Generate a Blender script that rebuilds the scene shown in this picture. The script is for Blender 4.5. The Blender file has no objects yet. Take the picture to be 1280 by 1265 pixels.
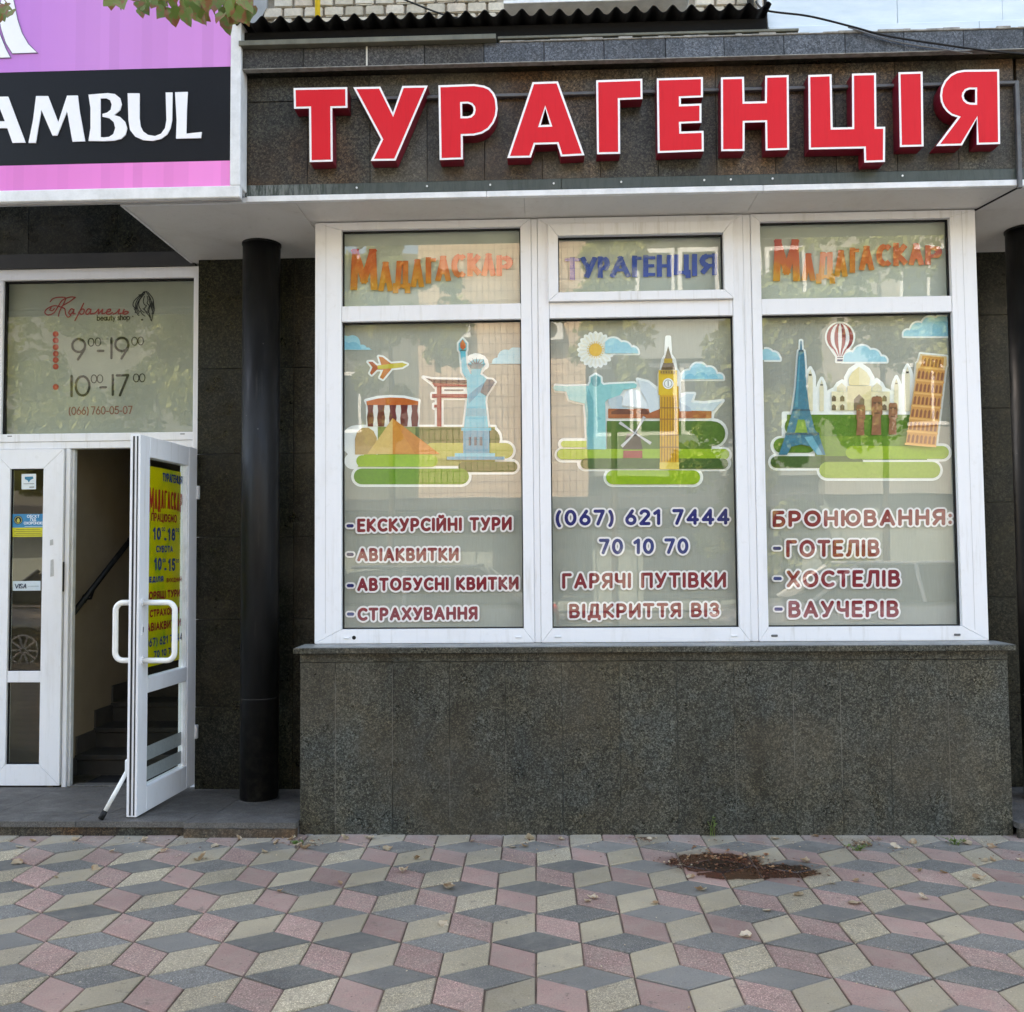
import bpy, bmesh, math, random
import numpy as np
from mathutils import Vector, Matrix
from mathutils.geometry import tessellate_polygon
random.seed(7)
S = bpy.context.scene
COL = S.collection

# ------------------------------------------------------------------ camera
FPX, PITCH, YAW, ROLL = 1199.3, .0495, .0352, -.0084
_cp, _sp, _cy, _sy = math.cos(PITCH), math.sin(PITCH), math.cos(YAW), math.sin(YAW)
FWD = Vector((-_sy*_cp, _cy*_cp, _sp))
_r0 = Vector((_cy, _sy, 0)); _u0 = _r0.cross(FWD)
RGT = _r0*math.cos(ROLL) + _u0*math.sin(ROLL)
UPV = RGT.cross(FWD)
EYE = Vector((0, 0, 1.5))
cam = bpy.data.cameras.new('camera'); cam.sensor_width = 36; cam.sensor_fit = 'HORIZONTAL'
cam.lens = FPX/1280*36; cam.clip_start = .05; cam.clip_end = 400
co = bpy.data.objects.new('camera', cam); COL.objects.link(co)
M = Matrix((RGT, UPV, -FWD)).transposed().to_4x4(); M.translation = EYE
co.matrix_world = M
S.camera = co

# ------------------------------------------------------------------ sky and sun (sun behind the shop, facade in open shade)
SUN_EL, SUN_AZ = 52, -28            # azimuth from +Y (behind the shop), towards -X
wd = bpy.data.worlds.new('World'); S.world = wd; wd.use_nodes = True
nt = wd.node_tree
sky = nt.nodes.new('ShaderNodeTexSky'); sky.sky_type = 'NISHITA'; sky.sun_disc = False
sky.sun_elevation = math.radians(SUN_EL); sky.sun_rotation = math.radians(SUN_AZ)
sky.air_density = 1.0; sky.dust_density = 2.5; sky.ozone_density = .6
bg = nt.nodes['Background']; bg.inputs[1].default_value = .15
nt.links.new(sky.outputs[0], bg.inputs[0])
sl = bpy.data.lights.new('sun', 'SUN'); sl.energy = 3.6; sl.angle = math.radians(.5); sl.color = (1, .95, .87)
so = bpy.data.objects.new('sun', sl); COL.objects.link(so)
_e, _a = math.radians(SUN_EL), math.radians(SUN_AZ)
sd = Vector((math.sin(_a)*math.cos(_e), math.cos(_a)*math.cos(_e), math.sin(_e)))
so.rotation_euler = sd.to_track_quat('Z', 'Y').to_euler(); so.location = (0, 0, 30)
S.view_settings.view_transform = 'Standard'; S.view_settings.look = 'None'
S.view_settings.exposure = 2.82; S.view_settings.gamma = 1
S.view_settings.use_white_balance = True; S.view_settings.white_balance_temperature = 7800; S.view_settings.white_balance_tint = 10
S.view_settings.use_curve_mapping = False
S.cycles.max_bounces = 8; S.cycles.transparent_max_bounces = 24; S.cycles.use_denoising = True

# ------------------------------------------------------------------ helpers
def ray(px, py):
    return FWD + RGT*((px-640)/FPX) - UPV*((py-632.5)/FPX)
def P(px, py, Y):
    d = ray(px, py); return EYE + d*(Y/d.y)
def PZ(px, py, z=0.):
    d = ray(px, py); return EYE + d*((z-1.5)/d.z)
def project(p):
    d = Vector(p)-EYE; k = d.dot(FWD)
    if k < .05: return (-9999, -9999)
    return 640+FPX*d.dot(RGT)/k, 632.5-FPX*d.dot(UPV)/k
class Plane:
    """a flat surface in the place; n points to the viewer's side"""
    def __init__(s, o, n): s.o = Vector(o); s.n = Vector(n).normalized()
    def at(s, px, py, lift=0.):
        d = ray(px, py); o = s.o + s.n*lift
        return EYE + d*((o-EYE).dot(s.n)/d.dot(s.n))
def fplane(Y): return Plane((0, Y, 0), (0, -1, 0))

def tag(o, label=None, cat=None, group=None, kind=None):
    if label: o['label'] = label
    if cat: o['category'] = cat
    if group: o['group'] = group
    if kind: o['kind'] = kind
    return o
def empty(name, loc, label=None, cat=None, group=None):
    o = bpy.data.objects.new(name, None); COL.objects.link(o); o.location = loc; o.empty_display_size = .1
    return tag(o, label, cat, group)
def setparent(o, par):
    if par is not None:
        o.parent = par
        q = par; m = Vector((0, 0, 0))
        while q is not None: m += q.location; q = q.parent
        o.location = o.location - m          # parents are never rotated or scaled
def mk(name, verts, faces, mats, parent=None, fm=None, smooth=False):
    me = bpy.data.meshes.new(name); me.from_pydata([tuple(v) for v in verts], [], faces)
    for m in (mats if isinstance(mats, (list, tuple)) else [mats]): me.materials.append(m)
    if fm: me.polygons.foreach_set('material_index', fm)
    if smooth: me.polygons.foreach_set('use_smooth', [True]*len(me.polygons))
    me.update()
    o = bpy.data.objects.new(name, me); COL.objects.link(o)
    if parent is not None: o.parent = parent      # vertices are given in the parent's own space
    return o
class MB:
    def __init__(s): s.v = []; s.f = []; s.m = []
    def add(s, vs, fs, m=0):
        n = len(s.v); s.v += [Vector(v) for v in vs]; s.f += [tuple(i+n for i in f) for f in fs]; s.m += [m]*len(fs); return s
    def box(s, x0, x1, y0, y1, z0, z1, m=0, bev=0.):
        bm = bmesh.new(); bmesh.ops.create_cube(bm, size=1)
        for v in bm.verts:
            v.co = Vector(((x0+x1)/2+v.co.x*(x1-x0), (y0+y1)/2+v.co.y*(y1-y0), (z0+z1)/2+v.co.z*(z1-z0)))
        if bev: bmesh.ops.bevel(bm, geom=list(bm.edges), offset=bev, segments=1, affect='EDGES', profile=.5)
        s.bm(bm, m); return s
    def bm(s, bm, m=0):
        bm.verts.index_update(); s.add([v.co.copy() for v in bm.verts], [[v.index for v in f.verts] for f in bm.faces], m); bm.free()
    def hexa(s, lo, hi, m=0):
        """8 corners: lo = 4 points, hi = 4 points in the same order"""
        s.add(list(lo)+list(hi), [(3,2,1,0),(4,5,6,7),(0,1,5,4),(1,2,6,5),(2,3,7,6),(3,0,4,7)], m); return s
    def tube(s, pts, r, n=10, m=0, cap=True):
        pts = [Vector(p) for p in pts]; rr = r if isinstance(r, (list, tuple)) else [r]*len(pts)
        rings = []; prev = None
        for i, p in enumerate(pts):
            t = (pts[min(i+1, len(pts)-1)]-pts[max(i-1, 0)]).normalized()
            if prev is None: a = t.orthogonal().normalized()
            else: a = (prev - t*prev.dot(t)).normalized()
            prev = a; b = t.cross(a)
            rings.append([p + (a*math.cos(2*math.pi*k/n)+b*math.sin(2*math.pi*k/n))*rr[i] for k in range(n)])
        vs = [v for g in rings for v in g]; fs = []
        for i in range(len(pts)-1):
            for k in range(n): fs.append((i*n+k, i*n+(k+1)%n, (i+1)*n+(k+1)%n, (i+1)*n+k))
        if cap: fs.append(tuple(range(n))[::-1]); fs.append(tuple((len(pts)-1)*n+k for k in range(n)))
        s.add(vs, fs, m); return s
    def build(s, name, mats, parent=None, smooth=False):
        return mk(name, s.v, s.f, mats, parent, s.m, smooth)
def box(name, x0, x1, y0, y1, z0, z1, mat, parent=None, bev=.0):
    c = Vector(((x0+x1)/2, (y0+y1)/2, z0))
    mb = MB().box(x0-c.x, x1-c.x, y0-c.y, y1-c.y, 0, z1-z0, 0, bev)
    me_o = mb.build(name, mat, None); me_o.location = c
    setparent(me_o, parent)
    return me_o

# ------------------------------------------------------------------ materials
def L(*c):
    return tuple(((x/255)/12.92 if x/255 <= .04045 else ((x/255+.055)/1.055)**2.4) for x in c)
class N:
    """tiny node graph helper"""
    def __init__(s, name):
        s.mat = bpy.data.materials.new(name); s.mat.use_nodes = True
        s.t = s.mat.node_tree; s.b = s.t.nodes['Principled BSDF']; s.out = s.t.nodes['Material Output']
    def n(s, typ, **kw):
        nd = s.t.nodes.new('ShaderNode'+typ)
        for k, v in kw.items(): setattr(nd, k, v)
        return nd
    def l(s, a, b): s.t.links.new(a, b)
    def pos(s):
        if not hasattr(s, '_p'): s._p = s.n('NewGeometry').outputs['Position']
        return s._p
    def noise(s, scale, det=3, rough=.55, dist=0., vec=None, sc=None):
        v = vec or s.pos()
        if sc:
            m = s.n('Mapping'); m.inputs['Scale'].default_value = sc; s.l(v, m.inputs[0]); v = m.outputs[0]
        nd = s.n('TexNoise'); nd.inputs['Scale'].default_value = scale; nd.inputs['Detail'].default_value = det
        nd.inputs['Roughness'].default_value = rough; nd.inputs['Distortion'].default_value = dist
        s.l(v, nd.inputs['Vector']); return nd.outputs['Fac']
    def voro(s, scale, out='Color', feat='F1', vec=None):
        nd = s.n('TexVoronoi'); nd.feature = feat; nd.inputs['Scale'].default_value = scale
        s.l(vec or s.pos(), nd.inputs['Vector']); return nd.outputs[out]
    def ramp(s, fac, stops, interp='LINEAR'):
        nd = s.n('ValToRGB'); cr = nd.color_ramp; cr.interpolation = interp
        while len(cr.elements) < len(stops): cr.elements.new(.5)
        for e, (p, c) in zip(cr.elements, stops):
            e.position = p; e.color = (c, c, c, 1) if isinstance(c, (int, float)) else (*c, 1)
        s.l(fac, nd.inputs[0]); return nd.outputs['Color']
    def mix(s, fac, a, b, mode='MIX'):
        nd = s.n('Mix', data_type='RGBA', blend_type=mode)
        for q, v in ((0, fac), (6, a), (7, b)):
            sk = nd.inputs[q]
            if isinstance(v, (int, float)): sk.default_value = v if q == 0 else (v, v, v, 1)
            elif isinstance(v, tuple): sk.default_value = (*v, 1)
            else: s.l(v, sk)
        return nd.outputs[2]
    def math(s, op, a, b=0., clamp=False):
        nd = s.n('Math', operation=op); nd.use_clamp = clamp
        for i, v in enumerate((a, b)):
            if isinstance(v, (int, float)): nd.inputs[i].default_value = v
            else: s.l(v, nd.inputs[i])
        return nd.outputs[0]
    def sep(s, v=None):
        nd = s.n('SeparateXYZ'); s.l(v or s.pos(), nd.inputs[0]); return nd.outputs
    def rnd(s): return s.n('ObjectInfo').outputs['Random']
    def set(s, base=None, rough=None, metal=None, bump=None, bstr=.3, bdist=.002, spec=None):
        for key, v in (('Base Color', base), ('Roughness', rough), ('Metallic', metal), ('Specular IOR Level', spec)):
            if v is None: continue
            if isinstance(v, (int, float)): s.b.inputs[key].default_value = v
            elif isinstance(v, tuple): s.b.inputs[key].default_value = (*v, 1)
            else: s.l(v, s.b.inputs[key])
        if bump is not None:
            bn = s.n('Bump'); bn.inputs['Strength'].default_value = bstr; bn.inputs['Distance'].default_value = bdist
            s.l(bump, bn.inputs['Height']); s.l(bn.outputs[0], s.b.inputs['Normal'])
        return s.mat
MATS = {}
def flat(c, rough=.5, name=None):
    """printed or painted colour"""
    key = (tuple(round(x, 3) for x in c), rough)
    if key not in MATS:
        g = N(name or 'paint'); n = g.noise(60, 2); MATS[key] = g.set(g.mix(.12, c, g.ramp(n, [(.3, 0.), (.7, 1.)]), 'SOFT_LIGHT'), rough, spec=.25 if max(c) < .1 else .5)
    return MATS[key]
def granite(name, dark, mid, light, rough=.3, scale=260, patch=None, pk=.5, tint=.25, spec=.35, blotch=False):
    g = N(name)
    v = g.voro(scale); sx = g.sep(v)[0]
    c = g.ramp(sx, [(0, dark), (.35, mid), (.72, mid), (.88, light), (1, light)])
    n2 = g.voro(scale*.45); c = g.mix(.45, c, g.ramp(g.sep(n2)[1], [(0, dark), (.5, mid), (1, light)]))
    if blotch:
        b1 = g.noise(2.6, 5, .62, .4); b2 = g.noise(3.4, 5, .6, .6, sc=(1.3, 1, .8))
        c = g.mix(g.ramp(b1, [(.44, 0.), (.6, .7)]), c, (1.18, 1.03, .84), 'MULTIPLY')
        c = g.mix(g.ramp(b2, [(.48, 0.), (.62, .6)]), c, (.92, 1.04, 1.18), 'MULTIPLY')
        c = g.mix(g.ramp(g.noise(1.3, 3), [(.52, 0.), (.62, .30)]), c, (.085, .075, .058))
    blot = g.noise(1.7, 4, .6)
    if patch: c = g.mix(g.ramp(blot, [(.45, 0.), (.68, pk)]), c, patch, 'MULTIPLY')
    grime = g.noise(5, 5, .65, sc=(1, 1, .35)); c = g.mix(1, c, g.ramp(grime, [(.3, .72), (.7, 1.15)]), 'MULTIPLY')
    r = g.ramp(g.rnd(), [(0, 1-tint), (1, 1+tint)]); c = g.mix(1, c, r, 'MULTIPLY')
    return g.set(c, g.ramp(g.noise(9, 4), [(.3, rough*.8), (.7, min(1, rough*1.5))]), bump=sx, bstr=.1, bdist=.0006, spec=spec)

m_gran_base = granite('granite_base', (.007, .0075, .005), (.031, .0325, .0255), (.165, .168, .14), .30, 230, (.8, .7, .5), .4, .12, .4, True)
m_gran_fasc = granite('granite_fascia', (.009, .009, .008), (.036, .034, .028), (.13, .126, .10), .42, 200, (1.5, .85, .5), .9, .28, .3, True)
m_gran_corn = granite('granite_cornice', (.022, .025, .03), (.066, .074, .086), (.2, .22, .25), .35, 230, (.5, .5, .45), .6, .25)
m_gran_corn2 = granite('granite_cornice_dark', (.010, .010, .010), (.034, .033, .031), (.12, .115, .105), .5, 230, (.5, .5, .45), .6, .2)  # darker, less blue tone for the cornice slabs at the left end
m_gran_dark = granite('granite_dark', (.0008, .0008, .0006), (.0085, .009, .006), (.05, .05, .034), .3, 170, (1.3, 1.2, .7), .6, .22, .25, True)
m_gran_step = granite('granite_step', (.05, .047, .042), (.105, .098, .088), (.17, .16, .145), .6, 300, (.7, .7, .7), .5, .08)

def mat_pvc():
    g = N('white_pvc'); dirt = g.noise(3, 5, .7, sc=(1, 1, .25)); fine = g.noise(30, 3)
    c = g.mix(g.ramp(dirt, [(.52, 0.), (.8, .35)]), (.80, .805, .82), (.55, .52, .47))
    c = g.mix(g.ramp(fine, [(.6, 0.), (.8, .18)]), c, (.5, .48, .42))
    zz = g.sep()[2]; drip = g.noise(26, 4, .7, sc=(1, 1, .06)); c = g.mix(g.math('MULTIPLY', g.ramp(drip, [(.55, 0.), (.72, .5)]), g.ramp(g.noise(2, 3), [(.4, 0.), (.6, 1.)])), c, (.50, .48, .43))
    return g.set(c, .32)
m_pvc = mat_pvc()
m_gasket = flat((.012, .012, .012), .6, 'rubber_gasket')
def mat_metal_dark():
    g = N('dark_painted_steel'); n = g.noise(14, 4, sc=(1, 1, .2))
    z = g.sep()[2]; st = g.noise(30, 5, .75, .3, sc=(1.6, 1.6, .10)); c = g.ramp(n, [(.3, (.004, .0042, .0045)), (.7, (.013, .0132, .0135))])
    c = g.mix(g.ramp(st, [(.58, 0.), (.72, .5)]), c, (.045, .043, .038)); lo = g.n('MapRange'); lo.inputs[1].default_value = .7; lo.inputs[2].default_value = .05; g.l(z, lo.inputs[0])
    c = g.mix(g.math('MULTIPLY', lo.outputs[0], g.ramp(g.noise(18, 5, .7), [(.45, 0.), (.7, .8)])), c, (.06, .055, .046)); sc_ = g.voro(9, 'Distance'); c = g.mix(g.ramp(sc_, [(.03, .7), (.05, 0.)]), c, (.12, .11, .10))
    return g.set(c, g.ramp(g.noise(11, 4, .6, sc=(1, 1, .4)), [(.3, .32), (.7, .55)]), spec=.3, bump=g.noise(25, 3), bstr=.12, bdist=.001)
m_black = mat_metal_dark()
def mat_glass(name, ior=1.6, tint=(.985, .995, .985)):
    g = N(name); g.t.nodes.remove(g.b)
    fr = g.n('Fresnel'); fr.inputs['IOR'].default_value = ior
    gl = g.n('BsdfGlossy'); gl.inputs['Roughness'].default_value = .004
    tr = g.n('BsdfTransparent'); tr.inputs[0].default_value = (*tint, 1)
    bn = g.n('Bump'); bn.inputs['Strength'].default_value = .35; bn.inputs['Distance'].default_value = .0008
    g.l(g.noise(2.6, 2, .5), bn.inputs['Height']); g.l(bn.outputs[0], gl.inputs['Normal'])
    fac = g.math('MULTIPLY', fr.outputs[0], g.math('SUBTRACT', 1., g.n('NewGeometry').outputs['Backfacing']))   # the pane's outer face mirrors, its inner face only lets light out
    mx = g.n('MixShader'); g.l(fac, mx.inputs[0]); g.l(tr.outputs[0], mx.inputs[1]); g.l(gl.outputs[0], mx.inputs[2])
    g.l(mx.outputs[0], g.out.inputs[0]); return g.mat
m_glass = mat_glass('window_glass', 1.9)
m_glass2 = mat_glass('door_glass', 1.9, (.90, .93, .90))
def mat_film():
    g = N('grey_window_film'); n = g.noise(2.2, 3, .5, sc=(1, 1, .4)); n2 = g.noise(40, 2, sc=(6, 1, .3))
    c = g.ramp(n, [(.3, (.36, .362, .305)), (.7, (.42, .42, .36))])
    return g.set(g.mix(.25, c, g.ramp(n2, [(.3, .75), (.7, 1.1)]), 'MULTIPLY'), .6)
m_film = mat_film()
m_film2 = None
def mat_soffit():
    g = N('soffit_panel'); n = g.noise(2.2, 6, .72, .8); f = g.noise(35, 3)
    c = g.mix(g.ramp(n, [(.45, 0.), (.8, .4)]), (.66, .65, .62), (.42, .38, .32)); return g.set(g.mix(g.ramp(f, [(.6, 0.), (.85, .3)]), c, (.3, .28, .24)), .55)
m_soffit = mat_soffit()
def mat_strip():
    g = N('white_painted_metal'); n = g.noise(8, 5, .7)
    return g.set(g.ramp(n, [(.3, (.62, .63, .63)), (.6, (.8, .81, .82))]), .4)
m_strip = mat_strip()
def mat_green():
    g = N('worn_green_flashing'); x = g.sep()[0]
    n = g.noise(14, 6, .75, sc=(3, 1, .5)); wear = g.math('MULTIPLY', g.ramp(n, [(.42, 0.), (.55, 1.)]), g.ramp(g.math('MULTIPLY', g.math('ADD', x, 1.7), .8), [(.0, 1.), (.55, .12), (1, .08)]))
    return g.set(g.mix(wear, (.028, .042, .035), (.22, .24, .23)), .45)
m_green = mat_green()
def mat_olive():
    g = N('olive_metal_strip'); n = g.noise(10, 5, .7, sc=(1, 1, .4)); return g.set(g.ramp(n, [(.3, (.085, .085, .06)), (.7, (.16, .16, .12))]), .5)
m_olive = mat_olive()
def mat_brick():
    g = N('silicate_brick'); n = g.noise(30, 5, .7); n2 = g.noise(4, 3)
    c = g.ramp(g.rnd(), [(0, (.44, .385, .29)), (.5, (.64, .575, .46)), (1, (.56, .47, .36))])
    c = g.mix(1, c, g.ramp(n, [(.3, .78), (.7, 1.12)]), 'MULTIPLY'); c = g.mix(g.ramp(n2, [(.5, 0.), (.8, .4)]), c, (.28, .24, .19))
    return g.set(c, .9, bump=n, bstr=.5, bdist=.004)
m_brick = mat_brick()
def mat_simple(name, a, b, scale=8, rough=.8, bs=.3, sc=None):
    g = N(name); n = g.noise(scale, 5, .65, sc=sc); return g.set(g.ramp(n, [(.3, a), (.7, b)]), rough, bump=n, bstr=bs)
m_mortar = mat_simple('mortar', (.24, .21, .165), (.38, .335, .27), 40, .95)
m_plaster = mat_simple('interior_plaster', (.27, .205, .135), (.34, .265, .18), 3, .8, .05)
m_plasterg = mat_simple('grey_render_patch', (.28, .28, .27), (.36, .36, .35), 8, .9)
m_concrete = mat_simple('concrete', (.10, .095, .09), (.18, .17, .16), 6, .85)
m_wallboard = mat_simple('brown_lintel_board', (.018, .016, .013), (.03, .026, .021), 6, .6, .05)
m_dirt = mat_simple('sand_bedding', (.06, .042, .032), (.17, .12, .088), 7, 1, .3)
m_asphalt = mat_simple('asphalt', (.04, .04, .042), (.075, .074, .072), 60, .9)

def mat_tile(name, a, b, sp):
    g = N(name); pos = g.pos(); rn = g.rnd(); X, Y, Z = g.sep()
    fine = g.sep(g.voro(300))[0]; grain = g.noise(170, 3, .8)
    rough_one = g.ramp(g.math('FRACT', g.math('MULTIPLY', rn, 7.3)), [(.35, .15), (.7, 1.)])   # some pieces have lost their face and show the aggregate
    spk = g.ramp(fine, [(0, .45), (.2, .78), (.75, 1.), (.9, 1.7), (1, 2.3)])
    c = g.mix(rn, a, b); c = g.mix(1, c, g.ramp(g.math('FRACT', g.math('MULTIPLY', rn, 13.7)), [(0, .80), (1, 1.16)]), 'MULTIPLY')
    c = g.mix(g.math('MULTIPLY', rough_one, .8), c, spk, 'MULTIPLY'); c = g.mix(.8, c, g.ramp(grain, [(.3, .8), (.7, 1.2)]), 'MULTIPLY')
    wear = g.noise(9, 6, .75, .5); c = g.mix(g.ramp(wear, [(.42, 0.), (.72, .55)]), c, sp)
    big = g.noise(1.6, 4, .6); c = g.mix(1, c, g.ramp(big, [(.3, .80), (.7, 1.16)]), 'MULTIPLY')
    near = g.n('MapRange'); near.inputs[1].default_value = 4.75; near.inputs[2].default_value = 5.25; g.l(Y, near.inputs[0])
    c = g.mix(g.math('MULTIPLY', near.outputs[0], g.ramp(g.noise(5, 4, .7), [(.4, .1), (.6, .65)])), c, (.33, .31, .27))
    blot = g.noise(13, 5, .75); c = g.mix(g.ramp(blot, [(.60, 0.), (.68, .55)]), c, (.085, .07, .055))
    spots = g.voro(23, 'Distance'); c = g.mix(g.ramp(spots, [(.05, .75), (.09, 0.)]), c, (.06, .05, .042))
    # the damp patch by the wall, an irregular stain with a shape of its own
    q = PZ(925, 1083)
    n1 = g.math('MULTIPLY', g.math('SUBTRACT', g.noise(9, 6, .75, .4), .5), 2.6)
    def ell(cx, cy, rx, ry):
        dx = g.math('DIVIDE', g.math('SUBTRACT', X, cx), rx); dy = g.math('DIVIDE', g.math('SUBTRACT', Y, cy), ry)
        return g.math('ADD', g.math('POWER', dx, 2.), g.math('POWER', dy, 2.))
    d = g.math('MINIMUM', g.math('MINIMUM', ell(q.x-.10, q.y+.05, .24, .15), ell(q.x+.14, q.y-.07, .22, .10)), ell(q.x-.02, q.y-.12, .20, .07))
    d = g.math('ADD', d, n1)
    wet = g.ramp(d, [(.85, 1.), (1.0, .0)])
    c = g.mix(g.math('MULTIPLY', wet, .96), c, g.mix(g.ramp(g.noise(22, 4, .7), [(.5, .0), (.68, .45)]), g.mix(1, c, (.30, .15, .10), 'MULTIPLY'), (.022, .012, .008)))
    hb = g.n('MapRange'); hb.inputs[1].default_value = 1.9; hb.inputs[2].default_value = .9; g.l(d, hb.inputs[0])
    c = g.mix(g.math('MULTIPLY', hb.outputs[0], .55), c, g.mix(1, c, (.5, .40, .34), 'MULTIPLY'))
    rough = g.mix(wet, .85, .2)
    return g.set(c, rough, bump=g.math('ADD', fine, g.noise(120, 2)), bstr=.35, bdist=.0012)
m_tile = [mat_tile('paver_grey', (.116, .112, .098), (.160, .153, .134), (.20, .185, .15)),
          mat_tile('paver_pink', (.262, .168, .138), (.315, .20, .165), (.28, .235, .18)),
          mat_tile('paver_sand', (.285, .24, .158), (.34, .288, .195), (.28, .245, .185))]
def mat_leaf(name, a, b, edge):
    g = N(name); oc = g.n('TexCoord').outputs['Object']
    r = g.rnd(); n = g.noise(25, 3)
    c = g.mix(r, a, b); c = g.mix(g.ramp(n, [(.48, 0.), (.58, .85)]), c, edge)
    g.set(c, .55); tl = g.n('BsdfTranslucent'); g.l(c, tl.inputs[0]); mx = g.n('MixShader'); mx.inputs[0].default_value = .35
    g.l(g.b.outputs[0], mx.inputs[1]); g.l(tl.outputs[0], mx.inputs[2]); g.l(mx.outputs[0], g.out.inputs[0]); return g.mat
m_leaf = mat_leaf('linden_leaf', (.10, .17, .03), (.17, .22, .05), (.26, .09, .045))
m_leaf2 = mat_leaf('sunlit_tree_leaf', (.22, .27, .06), (.34, .36, .11), (.42, .40, .16))
m_dry = mat_leaf('dry_leaf', (.46, .35, .22), (.66, .57, .42), (.34, .2, .1))
m_litter = mat_leaf('leaf_litter', (.12, .05, .025), (.28, .13, .06), (.08, .03, .02))
m_weed = mat_leaf('weed_green', (.16, .26, .06), (.2, .3, .08), (.12, .15, .04))
m_bark = mat_simple('bark', (.05, .04, .03), (.11, .09, .07), 20, .95, .8, (1, 1, .2))

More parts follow.
